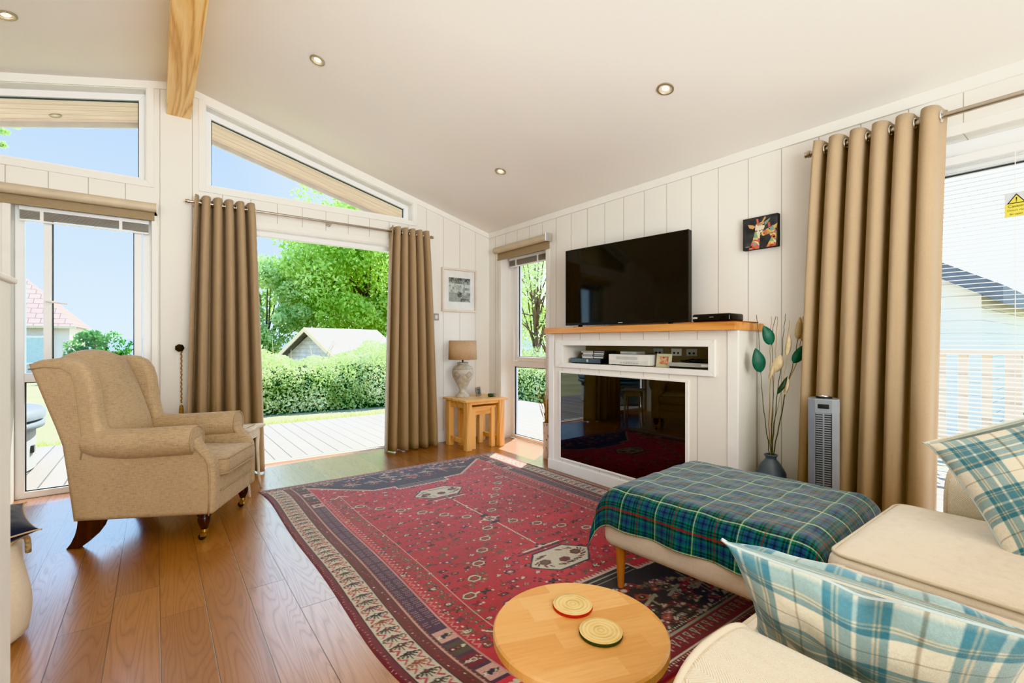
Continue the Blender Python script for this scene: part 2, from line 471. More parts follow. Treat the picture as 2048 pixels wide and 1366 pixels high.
# architraves
mb = MB(); e = .012
mb.box(-.03, .01, YW-e, YW, 0, 2.07); mb.box(-.81, .01, YW-e, YW, 2.03, 2.07); mb.box(-.81, -.768, YW-e, YW, 0, 2.03)
S('trim_4', mb, M_white, 'white architrave around the tall window behind the armchair', 'trim', bevel=.003)
mb = MB(); mb.box(.36, .42, YW-e, YW, 0, 2.10); mb.box(2.02, 2.08, YW-e, YW, 0, 2.10); mb.box(.42, 2.02, YW-e, YW, 2.046, 2.10)
S('trim_5', mb, M_white, 'white architrave around the patio doorway', 'trim', bevel=.003)
mb = MB(); mb.box(XW-e, XW, 3.42, 3.476, 0, 2.09); mb.box(XW-e, XW, 4.227, 4.28, 0, 2.09); mb.box(XW-e, XW, 3.476, 4.227, 2.03, 2.09)
S('trim_6', mb, M_white, 'white architrave around the narrow corner window', 'trim', bevel=.003)
mb = MB(); mb.box(XW-e, XW, .88, .93, 0, 2.12); mb.box(XW-e, XW, -1.1, .88, 2.07, 2.12); mb.box(XW-e, XW, -1.1, -1.05, 0, 2.07)
S('trim_7', mb, M_white, 'white architrave around the glazed side door', 'trim', bevel=.003)
def offpoly(p, d):
    """inset a convex polygon (counter-clockwise in x,z) by d"""
    n = len(p); out = []
    for i in range(n):
        a, b, c = Vector(p[i-1]), Vector(p[i]), Vector(p[(i+1) % n])
        n1 = Vector((-(b-a).y, (b-a).x)).normalized(); n2 = Vector((-(c-b).y, (c-b).x)).normalized()
        k = (n1+n2)/(1+n1.dot(n2)); q = b+k*d; out.append((q.x, q.y))
    return out
gl_l = [(-1.83, 2.29), (-.06, 2.29), (-.06, gL(-.06)), (-1.83, gL(-1.83))]
gl_r = [(.312, 2.322), (2.108, 2.322), (2.108, gR(2.108)), (.312, gR(.312))]
for nm, g, lab in (('trim_8', gl_l, 'white moulding around the gable window above the armchair'), ('trim_9', gl_r, 'white moulding around the sloped window above the patio doorway')):
    og = offpoly(g, -.045); og = og[:2] + [(q[0], q[1]+.042) for q in og[2:]]; mb = MB(); mb.ring(og, g, YW-e, YW)
    S(nm, mb, M_white, lab, 'trim', bevel=.003)
for i, (g, lab) in enumerate(((gl_l, 'sloped gable window above the armchair'), (gl_r, 'sloped gable window above the patio doorway'))):
    mb = MB(); inn = offpoly(g, .048); mb.ring(g, inn, YW+.10, YW+.165)
    w = S('window_%d' % (i+1), mb, M_upvc, lab, 'window', bevel=.004)
    mb = MB(); mb.ring(g, offpoly(g, .005), YW+.001, YW+.10); S('reveal_lining', mb, M_white, parent=w)
    mb = MB(); mb.ring(inn, offpoly(inn, .006), YW+.125, YW+.14); S('gasket', mb, M_gasket, parent=w)
    mb = MB(); mb.prism(inn, YW+.131, YW+.134); S('pane', mb, M_glass, parent=w)

# tall window behind the armchair
def rect(x0, x1, z0, z1): return [(x0, z0), (x1, z0), (x1, z1), (x0, z1)]
mb = MB(); o_ = rect(-.768, -.03, 0, 2.03); i_ = rect(-.722, -.085, .045, 1.985)
ya, yb = YW+.10, YW+.165
mb.ring(o_, i_, ya, yb); mb.box(-.722, -.085, ya, yb, .80, .86)
w = S('window_3', mb, M_upvc, 'tall window behind the armchair', 'window', bevel=.004)
mb = MB(); mb.ring(rect(-.628, -.088, .86, 1.985), rect(-.585, -.135, .91, 1.935), ya-.012, yb-.01)
sash = S('sash', mb, M_upvc, parent=w, bevel=.004)
mb = MB(); mb.ring(rect(-.585, -.135, .91, 1.935), rect(-.578, -.142, .917, 1.928), ya+.01, ya+.02); S('gasket', mb, M_gasket, parent=sash)
mb = MB(); mb.box(-.585, -.135, ya+.013, ya+.016, .91, 1.935); S('pane', mb, M_glass, parent=sash)
mb = MB(); mb.box(-.722, -.628, ya+.02, ya+.023, .86, 1.985); S('pane', mb, M_glass, parent=w)
mb = MB(); mb.box(-.722, -.085, ya+.02, ya+.023, .045, .80); S('pane', mb, M_glass, parent=w)
mb = MB(); mb.ring(rect(-.722, -.085, .045, .80), rect(-.715, -.092, .052, .793), ya+.017, ya+.027); S('gasket', mb, M_gasket, parent=w)
mb = MB(); mb.box(-.617, -.597, ya-.022, ya-.012, 1.335, 1.40); mb.tube([(-.607, ya-.018, 1.36), (-.607, ya-.055, 1.36), (-.56, ya-.055, 1.352), (-.50, ya-.055, 1.345)], .008, 8)
S('handle', mb, M_upvc, parent=sash, smooth=True, auto=40)

# doorway to the deck, its leaves folded back out of sight
mb = MB(); yo = YW+.09
mb.box(.42, .46, yo, yo+.08, 0, 2.046); mb.box(1.98, 2.02, yo, yo+.08, 0, 2.046); mb.box(.46, 1.98, yo, yo+.08, 2.0, 2.046); mb.box(.42, 2.02, yo, yo+.085, -.02, .012)
d1 = S('door_1', mb, M_upvc, 'open patio doorway onto the deck', 'doorway', bevel=.004)
mb = MB(); mb.box(.42, 2.02, YW+.001, yo, 2.04, 2.046); S('reveal_lining', mb, M_white, parent=d1)
mb = MB(); mb.box(.46, 1.98, yo+.02, yo+.045, .012, .018); S('threshold_track', mb, M_steel, parent=d1)

# narrow corner window in the television wall
def ryz(y0, y1, z0, z1): return [(y0, z0), (y1, z0), (y1, z1), (y0, z1)]
xa, xb = XW+.125, XW+.185
mb = MB(); mb.ring(ryz(3.476, 4.227, 0, 2.03), ryz(3.52, 4.17, .04, 1.985), xa, xb, 'x'); mb.box(xa, xb, 3.52, 4.17, .80, .865)
w = S('window_4', mb, M_upvc, 'narrow window beside the nest of tables', 'window', bevel=.004)
mb = MB(); mb.ring(ryz(3.53, 4.15, .868, 1.98), ryz(3.575, 4.085, .912, 1.935), xa-.012, xb-.01, 'x'); sash = S('sash', mb, M_upvc, parent=w, bevel=.004)
mb = MB(); mb.ring(ryz(3.575, 4.085, .912, 1.935), ryz(3.582, 4.078, .92, 1.927), xa+.008, xa+.018, 'x'); S('gasket', mb, M_gasket, parent=sash)
mb = MB(); mb.box(xa+.012, xa+.015, 3.575, 4.085, .912, 1.935); S('pane', mb, M_glass, parent=sash)
mb = MB(); mb.box(xa+.02, xa+.023, 3.52, 4.17, .04, .80); S('pane', mb, M_glass, parent=w)
mb = MB(); mb.ring(ryz(3.52, 4.17, .04, .80), ryz(3.528, 4.162, .048, .792), xa+.015, xa+.03, 'x'); S('gasket', mb, M_gasket, parent=w)

# glazed side door
mb = MB(); mb.ring(ryz(-1.05, .88, 0, 2.07), ryz(-1.0, .83, .03, 2.0), xa-.02, xb, 'x'); mb.box(xa-.02, xb, -.13, -.06, .03, 2.0)
w = S('door_2', mb, M_upvc, 'glazed side door behind the blind', 'door', bevel=.004)
for a, b in ((-.06, .83), (-1.0, -.13)):
    mb = MB(); mb.ring(ryz(a, b, .03, 2.0), ryz(a+.06, b-.06, .10, 1.92), xa-.005, xb-.01, 'x'); sash = S('sash', mb, M_upvc, parent=w, bevel=.004)
    mb = MB(); mb.box(xa+.02, xa+.023, a+.06, b-.06, .10, 1.92); S('pane', mb, M_glass, parent=sash)
    mb = MB(); mb.ring(ryz(a+.06, b-.06, .10, 1.92), ryz(a+.067, b-.067, .107, 1.913), xa+.014, xa+.03, 'x'); S('gasket', mb, M_gasket, parent=sash)

# ridge beam
mb = MB(); mb.box(.06, .215, YR, YW, 2.83, RZ+.01)
S('ceiling_beam', mb, M_pine, 'exposed knotty pine ridge beam', 'beam', bevel=.004)

# ------------------------------------------------------------------ recessed lights
M_opal = m_plain('opal_lens', srgb(226,214,198), .4)
M_bulb = m_emit('warm_bulb', srgb(255,236,196), 9)
M_ring = m_plain('satin_nickel', srgb(170,156,132), .35, .4)
M_reflector = m_plain('silver_reflector', srgb(206,192,166), .3, .3)
def downlight(x, y, z, tilt, label, outside=False, r=.047):
    t = thing('recessed_downlight', label, 'ceiling light', (x, y, z), 0, None if outside else 'recessed ceiling downlights')
    t.rotation_euler = (0, tilt, 0)
    obj('trim_ring', MB().lathe([(r*.72, -.002), (r*.8, -.007), (r, -.006), (r, .002)], 24, cap=False), M_ring, t, True, auto=50)
    obj('reflector', MB().lathe([(r*.72, -.002), (r*.66, .012), (r*.4, .02)], 20, cap=False), M_reflector, t, True)
    obj('bulb', MB().lathe([(.001, -.001), (r*.42, 0), (r*.45, .006)], 16, cap=False), M_opal if outside else M_bulb, t, True)
    return t
at = math.atan(SL)
for x, y, lab in ((.834, 3.191, 'downlight recessed in the ceiling beside the pine beam'), (2.309, 1.597, 'downlight recessed in the ceiling near the giraffe canvas'),
                  (2.315, 3.211, 'downlight recessed in the ceiling above the corner window')):
    downlight(x, y, zc(x)-.001, at, lab)
downlight(-.662, 3.749, zc(-.662)-.001, -at, 'downlight recessed in the ceiling slope beyond the pine beam')
for x, lab in ((-.66, 'small unlit light in the roof overhang outside the window over the armchair'),):
    downlight(x, 5.32, zc(x)+.049, at if x > RX else -at, lab, True, .04)
# ================================================================== curtains, poles, blinds
M_curtain = m_fabric('taupe_curtain', srgb(172,150,121), .05, .95, 700, False)
M_lining = M_curtain
def curtain(name, label, top0, top1, bot0, bot1, zr, zb, n, amp, nrm, seed):
    """hangs from a pole; (x,y) ends of the pleated heading and of the hem"""
    rr = random.Random(seed); ph = [rr.uniform(-.25, .25) for _ in range(40)]; am = [rr.uniform(.8, 1.2) for _ in range(40)]
    base = ((top0[0]+top1[0])/2, (top0[1]+top1[1])/2, 0)
    t = thing(name, label, 'curtain', base, 0, 'taupe eyelet curtains')
    N = Vector((nrm[0], nrm[1], 0)); ext = .045
    A0, A1, B0, B1 = [Vector((p[0], p[1], 0)) for p in (top0, top1, bot0, bot1)]
    D = (A1-A0); W = D.length; D = D.normalized()
    def fn(u, v):
        th = 2*PI*n*u; k = int(u*n*2)
        s = v**.75
        p0 = A0.lerp(B0, s); p1 = A1.lerp(B1, s)
        wob = ph[k]*.5*v
        a = amp*(1 + (am[k]-1)*v)*(1+.12*v*math.sin(3*v+k))
        off = a*math.cos(th+wob) - v*v*.012*math.sin(th*.5+seed)
        cc_ = W/(2*PI*n); sl = cc_*(.40*math.sin(2*th)*(1-.25*v) + .72*math.sin(th))
        p = p0.lerp(p1, u) + D*sl + N*off
        z = zr+ext - (zr+ext-zb)*v
        return (p.x, p.y, z)
    nu = int(n*22)+1
    obj('cloth', MB().grid(fn, nu, 34), M_curtain, t, True, offset=base, solid=.004)
    for k in range(int(round(n*2))):
        u = (k+.5)/(2*n)
        if u > 1: break
        p = A0.lerp(A1, u) + D*(W/(2*PI*n))*.72*math.sin(2*PI*n*u)
        obj('eyelet', MB().torus((p.x-base[0], p.y-base[1], zr), D, .024, .0055, 16, 6), M_chrome, t, True)
    return t
zr1 = 2.16; yr1 = 4.375
curtain('curtain', 'taupe eyelet curtain hanging behind the armchair', (.235, yr1), (.655, yr1), (.172, yr1), (.735, yr1), zr1, .012, 5.5, .074, (0, -1), 1)
curtain('curtain', 'taupe eyelet curtain hanging between the patio doorway and the framed print', (1.815, yr1), (2.235, yr1), (1.745, yr1), (2.345, yr1-.03), zr1, .008, 5.5, .070, (0, -1), 5)
xr2 = 2.955; zr2 = 2.144
curtain('curtain', 'taupe eyelet curtain hanging behind the tower fan', (xr2, 1.055), (xr2, .525), (xr2, 1.15), (xr2, .575), zr2, .008, 5.5, .062, (-1, 0), 9)

def pole(label, p0, p1, nrm, r, zr, brackets):
    t = thing('curtain_pole', label, 'curtain pole', (p0[0], p0[1], zr), 0)
    p0 = Vector((*p0, zr)); p1 = Vector((*p1, zr)); d = (p1-p0).normalized(); off = tuple(p0)
    obj('rod', MB().tube([p0, p1], r, 14), M_steel, t, True, auto=40, offset=off)
    for e, s in ((p0, -1), (p1, 1)):
        q = d*s
        obj('finial', MB().tube([e, e+q*.012, e+q*.014, e+q*.026, e+q*.028, e+q*.04], [r*1.05, r*1.05, r*1.45, r*1.45, r*1.1, r*1.3], 14), M_steel, t, True, auto=40, offset=off)
    for b in brackets:
        c = p0+d*b; wl = c-Vector((nrm[0], nrm[1], 0))*.098
        obj('bracket', MB().tube([c-Vector((0,0,r)), wl-Vector((0,0,r))], .006, 8).tube([wl+Vector((nrm[0],nrm[1],0))*.006, wl], .022, 12), M_steel, t, True, auto=40, offset=off)
    return t
pole('brushed steel curtain pole over the patio doorway', (.215, yr1), (2.25, yr1), (0, -1), .011, zr1, (.03, 1.05, 2.0))
pole('brushed steel curtain pole over the glazed side door', (xr2, 1.08), (xr2, -1.2), (-1, 0), .0135, zr2, (.02, 1.2, 2.2))

# roller blinds with stacked slats beneath
M_roller = m_fabric('stone_roller_blind', srgb(168,150,122), .05, .9)
M_rail = m_plain('cream_roller_rail', srgb(206,192,166), .5)
def m_slatmat():
    m = NM('white_slats'); m.set(srgb(246,246,244), .45)
    t = m.new('ShaderNodeBsdfTranslucent'); t.inputs[0].default_value = (.9,.9,.9,1)
    mx = m.new('ShaderNodeMixShader'); mx.inputs[0].default_value = .45
    m.link(m.b.outputs[0], mx.inputs[1]); m.link(t.outputs[0], mx.inputs[2]); m.link(mx.outputs[0], m.out.inputs[0]); return m.m
M_slat = m_slatmat(); M_slatgrey = m_plain('grey_slats', srgb(182,178,168), .5)
t = thing('roller_blind', 'rolled up stone roller blind over the tall window behind the armchair', 'roller blind', (-.4, YW, 2.07))
o = (-.4, YW, 2.07)
obj('roller', MB().tube([(-1.0, YW-.045, 2.085), (.0, YW-.045, 2.085)], .034, 16), M_rail, t, True, auto=40, offset=o)
obj('fabric', MB().box(-.99, -.012, YW-.016, YW-.013, 2.0, 2.09), M_roller, t, offset=o)
obj('bottom_bar', MB().box(-.99, -.012, YW-.022, YW-.008, 1.992, 2.004), M_roller, t, offset=o, bevel=.002)
obj('bracket', MB().box(0, .006, YW-.075, YW-.001, 2.045, 2.125), M_chrome, t, offset=o)
obj('pull_chain', MB().tube([(.004, YW-.05, 2.05), (.006, YW-.05, 1.95)], .0016, 6), M_chrome, t, offset=o)
t = thing('roller_blind', 'rolled up stone roller blind over the narrow corner window', 'roller blind', (XW, 3.85, 2.07))
o = (XW, 3.85, 2.07)
obj('roller', MB().tube([(XW-.05, 3.40, 2.09), (XW-.05, 4.29, 2.09)], .034, 16), M_rail, t, True, auto=40, offset=o)
obj('fabric', MB().box(XW-.02, XW-.016, 3.41, 4.28, 1.995, 2.09), M_roller, t, offset=o)
obj('bottom_bar', MB().box(XW-.028, XW-.012, 3.41, 4.28, 1.985, 1.999), M_roller, t, offset=o, bevel=.002)
obj('bracket', MB().box(XW-.085, XW-.001, 3.39, 3.396, 2.05, 2.13), M_chrome, t, offset=o)

def stacked_blind(label, axis, a0, a1, c, zt, n, parts):
    """venetian blind drawn up: headrail, stack of slats, bottom rail, ladder tapes"""
    t = thing('venetian_blind', label, 'venetian blind', (c, a0, zt) if axis == 'y' else (a0, c, zt))
    o = tuple(t.location)
    def bx(m, p0, p1, w0, w1, z0, z1):
        return m.box(w0, w1, p0, p1, z0, z1) if axis == 'y' else m.box(p0, p1, w0, w1, z0, z1)
    obj('headrail', bx(MB(), a0, a1, c-.014, c+.014, zt-.028, zt), M_upvc, t, offset=o, bevel=.003)
    m = MB()
    for k in range(n): bx(m, a0+.004, a1-.004, c-.0125, c+.0125, zt-.034-k*.0042, zt-.032-k*.0042)
    obj('slats', m, M_slatgrey, t, offset=o)
    zb = zt-.034-n*.0042
    obj('bottom_rail', bx(MB(), a0+.003, a1-.003, c-.013, c+.013, zb-.014, zb-.002), M_upvc, t, offset=o, bevel=.002)
    for f in parts:
        p = a0+(a1-a0)*f
        obj('ladder_tape', bx(MB(), p-.009, p+.009, c-.0145, c+.0145, zb-.015, zt-.001), M_upvc, t, offset=o)
    return t, zb
t, zb = stacked_blind('raised white venetian blind at the tall window behind the armchair', 'x', -.74, -.045, YW+.055, 2.0, 13, (.16, .76))
t, zb = stacked_blind('raised white venetian blind at the narrow corner window', 'y', 3.49, 4.17, XW+.07, 2.0, 13, (.28, .82))

# lowered blind on the side door
t = thing('venetian_blind', 'lowered white slatted blind covering the glazed side door', 'venetian blind', (XW+.06, -.08, 1.97))
o = tuple(t.location); cx = XW+.06
obj('headrail', MB().box(cx-.016, cx+.016, -1.03, .86, 1.945, 1.985), M_upvc, t, offset=o, bevel=.003)
m = MB(); n = 88; z = 1.93; dz = .0212
for k in range(n):
    zz = z-k*dz
    pts = [(-.0115, .0045), (-.004, .0058), (.004, .0045), (.0115, -.001)]
    v = [(cx+a, y, zz+b-.003+a*.3) for y in (-1.02, .855) for a, b in pts]
    m.add(v, [(i, i+1, 5+i, 4+i) for i in range(3)])
obj('slats', m, M_slat, t, True, offset=o)
zb = z-n*dz
obj('bottom_rail', MB().box(cx-.013, cx+.013, -1.02, .855, zb-.012, zb+.004), M_upvc, t, offset=o, bevel=.002)
for y in (.314, -.4, .8, -.95):
    obj('cord', MB().tube([(cx-.014, y, 1.95), (cx-.014, y, zb)], .0014, 6), M_upvc, t, offset=o)
# safety notice stuck to the blind side of the glass
M_yel = m_plain('yellow_print', srgb(226,214,84), .5); M_ink = m_plain('black_print', srgb(44,40,30), .6); M_greyp = m_plain('grey_print', srgb(196,200,206), .5)
def text_mesh(name, body, size, mat, parent, loc, rot, extrude=.0004, align='CENTER'):
    cu = bpy.data.curves.new(name, 'FONT'); cu.body = body; cu.size = size; cu.extrude = extrude; cu.align_x = align; cu.align_y = 'CENTER'
    tmp = bpy.data.objects.new(name+'_tmp', cu); C.objects.link(tmp)
    dg = bpy.context.evaluated_depsgraph_get(); me = bpy.data.meshes.new_from_object(tmp.evaluated_get(dg))
    bpy.data.objects.remove(tmp); me.materials.clear(); me.materials.append(mat)
    ob = bpy.data.objects.new(name, me); C.objects.link(ob); ob.parent = parent; ob.location = loc; ob.rotation_euler = rot
    return ob
sx = XW+.036; s = thing('caution_sign', 'yellow and grey caution sign on the lowered blind', 'sign', (sx, .309, 1.70))
RY = (PI/2, 0, -PI/2)     # faces -x
obj('backing', MB().box(-.001, .001, -.0375, .0375, -.055, .055), M_greyp, s)
obj('yellow_panel', MB().box(-.0018, -.001, -.0365, .0365, -.052, .006), M_yel, s)
obj('warning_triangle', MB().prism([(-.027, .006), (.027, .006), (0, .047)], -.0018, -.001, 'x'), M_yel, s)
obj('triangle_outline', MB().ring([(-.030, .006), (.030, .006), (0, .0505)], [(-.0235, .0098), (.0235, .0098), (0, .044)], -.0024, -.0018, 'x'), M_ink, s)
obj('exclamation_mark', MB().box(-.0024, -.0018, -.002, .002, .021, .034).box(-.0024, -.0018, -.002, .002, .0135, .018), M_ink, s)
text_mesh('lettering', 'Caution', .0165, M_ink, s, (-.002, 0, -.006), RY)
text_mesh('lettering', 'Doors may', .0125, M_ink, s, (-.002, 0, -.024), RY)
text_mesh('lettering', 'be open', .0125, M_ink, s, (-.002, 0, -.041), RY)
# rope tie-back hook beside the armchair curtain
t = thing('tieback_hook', 'dark tieback hook with hanging rope beside the curtain behind the armchair', 'tieback', (.142, YW, 1.03))
M_dark = m_plain('dark_bronze', srgb(52,44,34), .45, .7); M_rope = m_plain('gold_brown_rope', srgb(176,136,84), .9, var=.3, scale=60)
m = MB()
m.tube([(0, 0, 0), (0, -.045, 0)], .006, 8)
for k in range(7):
    a = 2*PI*k/7; m.lathe([(.001, -.016), (.013, -.011), (.017, 0), (.013, .011), (.001, .016)], 8, (.014*math.cos(a), -.05, .014*math.sin(a)))
m.lathe([(.001, -.016), (.015, -.011), (.019, 0), (.015, .011), (.001, .016)], 8, (0, -.058, 0))
obj('hook', m, M_dark, t, True)
m = MB(); P = [(.012+.003*math.sin(k*1.9), -.03+.003*math.cos(k*1.9), -.02-k*.011) for k in range(38)]
m.tube(P, [.004+.0022*(k % 2) for k in range(38)], 6); m.lathe([(.004, -.44), (.011, -.45), (.013, -.47), (.016, -.55)], 10, (.012, -.03, 0))
obj('rope', m, M_rope, t, True)
# ================================================================== fireplace wall
FX = 2.67
M_fp = m_panelled('fireplace_panelling', 'y', 1.4565, .2017, srgb(238,234,224))
M_oak = m_wood('honey_oak', srgb(222,164,96), srgb(206,142,76), srgb(178,112,54), 'y', 1.2, .42)
M_oakx = m_wood('light_oak', srgb(242,200,138), srgb(238,196,136), srgb(208,152,88), 'x', 1.4, .4)
M_oakz = m_wood('light_oak_upright', srgb(240,194,130), srgb(234,190,128), srgb(204,146,82), 'z', 1.4, .42)
M_black = m_plain('gloss_black', srgb(16,16,17), .05, var=0)
M_fireglass = m_plain('fire_glass', srgb(10,9,9), .02, var=0, spec=.9)
M_blackm = m_plain('satin_black', srgb(24,24,25), .35, var=.05)
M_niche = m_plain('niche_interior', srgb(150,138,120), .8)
t = thing('fireplace_surround', 'white panelled fireplace surround with an oak mantel and a black glass fire', 'fireplace', (FX, 2.18, 0)); o = (FX, 2.18, 0)
mb = MB()
ty = lambda x: 1.371 + (x-FX)*.137
def fpz(ya, yb, z0, z1, x0=FX, x1=XW-.001):
    yl = lambda x: ty(x) if ya is None else ya
    mb.prism([(x0, yl(x0)), (x1, yl(x1)), (x1, yb), (x0, yb)], z0, z1, 'z')
fpz(None, 2.995, 0, .905); fpz(None, 2.995, 1.048, 1.146); fpz(None, 1.54, .905, 1.048); fpz(2.811, 2.995, .905, 1.048)
obj('body', mb, M_fp, t, offset=o)
obj('niche_back', MB().box(2.925, 2.935, 1.54, 2.811, .905, 1.048), M_niche, t, offset=o)
mb = MB(); mb.prism([(2.605, 1.346), (XW-.001, 1.40), (XW-.001, 2.985), (2.605, 2.985)], 1.146, 1.193, 'z')
obj('mantel_shelf', mb, M_oak, t, offset=o, bevel=.003)
mb = MB(); mb.ring(ryz(1.497, 2.902, .868, 1.091), ryz(1.54, 2.811, .905, 1.048), FX-.016, FX+.002, 'x')
obj('niche_frame', mb, M_white, t, offset=o, bevel=.003)
mb = MB(); mb.ring(ryz(1.672, 2.862, .108, .836), ryz(1.697, 2.841, .125, .821), FX-.012, FX+.001, 'x'); obj('glass_surround', mb, M_white, t, offset=o, bevel=.003)
obj('fire_glass', MB().box(FX-.008, FX+.003, 1.697, 2.841, .125, .821), M_fireglass, t, offset=o)
for a_, b_ in ((2.935, 2.998), (1.36, 1.425)): obj('corner_trim', MB().box(FX-.006, FX+.01, a_, b_, 0, 1.146), M_white, t, offset=o, bevel=.003)
obj('plinth', MB().box(FX-.012, FX+.005, 1.36, 3.0, 0, .085), M_white, t, offset=o, bevel=.004)

# television
t = thing('television', 'large black flat screen television on the oak mantel', 'television', (2.8375, 2.3585, 1.193), .1155)
w2, z0, z1 = .542, .022, .655
obj('casing', MB().box(0, .045, -w2, w2, z0, z1), M_blackm, t, bevel=.004)
obj('screen', MB().box(-.003, .002, -w2+.008, w2-.008, z0+.02, z1-.008), M_black, t)
obj('bezel', MB().ring(ryz(-w2, w2, z0, z1), ryz(-w2+.008, w2-.008, z0+.02, z1-.008), -.006, .004, 'x'), M_blackm, t)
obj('logo', MB().box(-.0068, -.006, -.018, .018, z0+.007, z0+.0125), m_plain('logo_silver', srgb(196,198,200), .3), t)
for s in (-1, 1):
    obj('foot', MB().box(-.07, .1, s*.40-.012, s*.40+.012, 0, .008).prism([(-.01, .006), (.035, .006), (.03, .03), (.005, .03)], s*.40-.01, s*.40+.01, 'y'), M_blackm, t, bevel=.002)
# set top box on a thin board
tag(obj('wooden_board', MB().box(2.655, 2.935, 1.372, 1.71, 1.193, 1.2), m_wood('brown_board', srgb(150,86,50), srgb(128,70,40), srgb(96,50,28), 'y'), bevel=.002), 'thin reddish wooden board under the set top box', 'board')
t = thing('set_top_box', 'glossy black set top box at the end of the mantel', 'set top box', (2.78, 1.55, 1.2))
obj('casing', MB().rbox(-.082, .085, -.123, .123, .002, .05, .012), M_black, t, True)
obj('display', MB().box(-.084, -.08, .085, .115, .022, .032), m_plain('pale_display', srgb(200,206,204), .3), t)
obj('logo', MB().box(-.084, -.08, -.022, .006, .026, .032), m_plain('dim_logo', srgb(120,122,122), .4), t)

# niche contents
M_silver = m_plain('silver_plastic', srgb(176,174,166), .35, .4); M_whitep = m_plain('off_white_plastic', srgb(226,224,216), .4)
nz = .905
t = thing('disc_player', 'slim black disc player under the stacks of cases in the niche', 'disc player', (2.80, 2.60, nz))
obj('casing', MB().box(-.10, .11, -.165, .165, .004, .042), M_blackm, t, bevel=.003)
obj('front_panel', MB().box(-.104, -.10, -.16, .16, .008, .04), m_plain('blue_grey_panel', srgb(70,78,86), .25), t)
for a_ in (-.09, .07):
    for b_ in (-.15, .12): obj('foot', MB().box(a_, a_+.03, b_, b_+.03, 0, .004), M_blackm, t)
obj('button', MB().lathe([(.012, 0), (.012, .005), (.001, .006)], 16).xf(Matrix.Translation((-.104, -.03, .024)) @ Matrix.Rotation(-PI/2, 4, 'Y')), M_silver, t, True, auto=40)
cases = [(2.615, srgb(216,214,208)), (2.60, srgb(150,148,142)), (2.61, srgb(166,164,158)), (2.605, srgb(222,220,214))]
M_sheet = m_plain('paper_sleeve', srgb(150,150,146), .4)
def disc_case(y, z, col, h, label, k, rz=0):
    c = thing('disc_case', label, 'disc case', (2.80, y, z), rz, 'disc cases stacked in the niche')
    obj('case', MB().box(-.07, .07, -.058, .058, 0, h), m_plain('case_%d' % k, col, .3), c, bevel=.0015)
    obj('spine_label', MB().box(-.0705, -.07, -.05, .05, h*.2, h*.8), M_sheet if k % 2 else M_whitep, c)
zz = nz+.042; k = 0
names = ['lowest pale disc case of the lighter stack in the niche', 'second disc case up in the lighter stack in the niche', 'third disc case up in the lighter stack in the niche', 'top white disc case of the lighter stack in the niche']
for (y, col), nm in zip(cases[::-1], names):
    disc_case(y, zz, col, .0145, nm, k, (k-1.5)*.04); zz += .0147; k += 1
zz = nz+.042
for nm in ('lowest dark disc case of the darker stack in the niche', 'second dark disc case up in the darker stack in the niche', 'third dark disc case up in the darker stack in the niche', 'top dark disc case of the darker stack in the niche'):
    disc_case(2.485, zz, srgb(58,56,54), .015, nm, k, (k-6)*.03); zz += .0152; k += 1
t = thing('video_recorder', 'off white video recorder in the middle of the niche', 'video recorder', (2.80, 2.18, nz))
obj('casing', MB().box(-.10, .11, -.18, .18, .006, .082), M_whitep, t, bevel=.003)
obj('cassette_flap', MB().box(-.103, -.10, -.085, .105, .046, .066), m_plain('pale_grey', srgb(196,196,192), .35), t, bevel=.001)
obj('lower_panel', MB().box(-.103, -.10, -.17, .17, .010, .036), m_plain('panel_white', srgb(214,213,206), .35), t, bevel=.001)
for k in range(7): obj('button', MB().box(-.106, -.103, -.09+k*.024, -.078+k*.024, .018, .024), M_silver, t)
for a in (-.15, .15):
    for b_ in (-.09, .07): obj('foot', MB().box(b_, b_+.02, a-.01, a+.01, 0, .006), M_blackm, t)
t = thing('aerial_box', 'small grey box lying on top of the video recorder', 'box', (2.79, 2.21, nz+.082))
obj('casing', MB().box(-.05, .05, -.075, .075, 0, .022), m_plain('grey_box', srgb(150,148,140), .5), t, bevel=.003)
obj('front_edge', MB().box(-.052, -.05, -.07, .07, .004, .018), M_silver, t)
# photo frame leaning in the niche
def painted_rect(name, fn, w, h, nx, nzv, x, parent, mat, yc=0, z0=0, tilt=0):
    """flat painted picture facing -x"""
    yy = np.linspace(w/2, -w/2, nx); zz = np.linspace(h, 0, nzv)
    Y, Z = np.meshgrid(yy, zz); U, V = np.meshgrid(np.linspace(0, 1, nx), np.linspace(0, 1, nzv))
    pos = np.stack([np.full_like(Y, x)+Z*tilt, Y+yc, Z+z0], -1)
    return painted(name, pos, fn(U, V), mat, parent, smooth=False)
M_print = m_paint_attr('printed_paper', .5, 500, 0, 0, .3, .03)
def smooth_noise(shape, cells, seed):
    r = np.random.default_rng(seed); g = r.random((cells+2, cells+2)); ny, nx = shape
    y = np.linspace(0, cells, ny); x = np.linspace(0, cells, nx); yi = y.astype(int); xi = x.astype(int)
    fy = (y-yi)[:, None]; fx = (x-xi)[None]; fy = fy*fy*(3-2*fy); fx = fx*fx*(3-2*fx)
    return (g[yi][:, xi]*(1-fy)*(1-fx)+g[yi+1][:, xi]*fy*(1-fx)+g[yi][:, xi+1]*(1-fy)*fx+g[yi+1][:, xi+1]*fy*fx)
def photo_faces(U, V):
    c = np.zeros(U.shape+(3,)); c[:] = (206,150,120)
    n = smooth_noise(U.shape, 5, 4)[..., None]; c = c*(.75+.5*n)
    for cx, cy, r, col in ((.4, .35, .2, (226,178,150)), (.6, .6, .18, (214,160,132)), (.4, .15, .12, (150,96,70))):
        m = (U-cx)**2+(V-cy)**2 < r*r; c[m] = col
    return c
t = thing('photo_frame', 'cream photo frame standing in the niche', 'photo frame', (2.745, 1.915, nz))
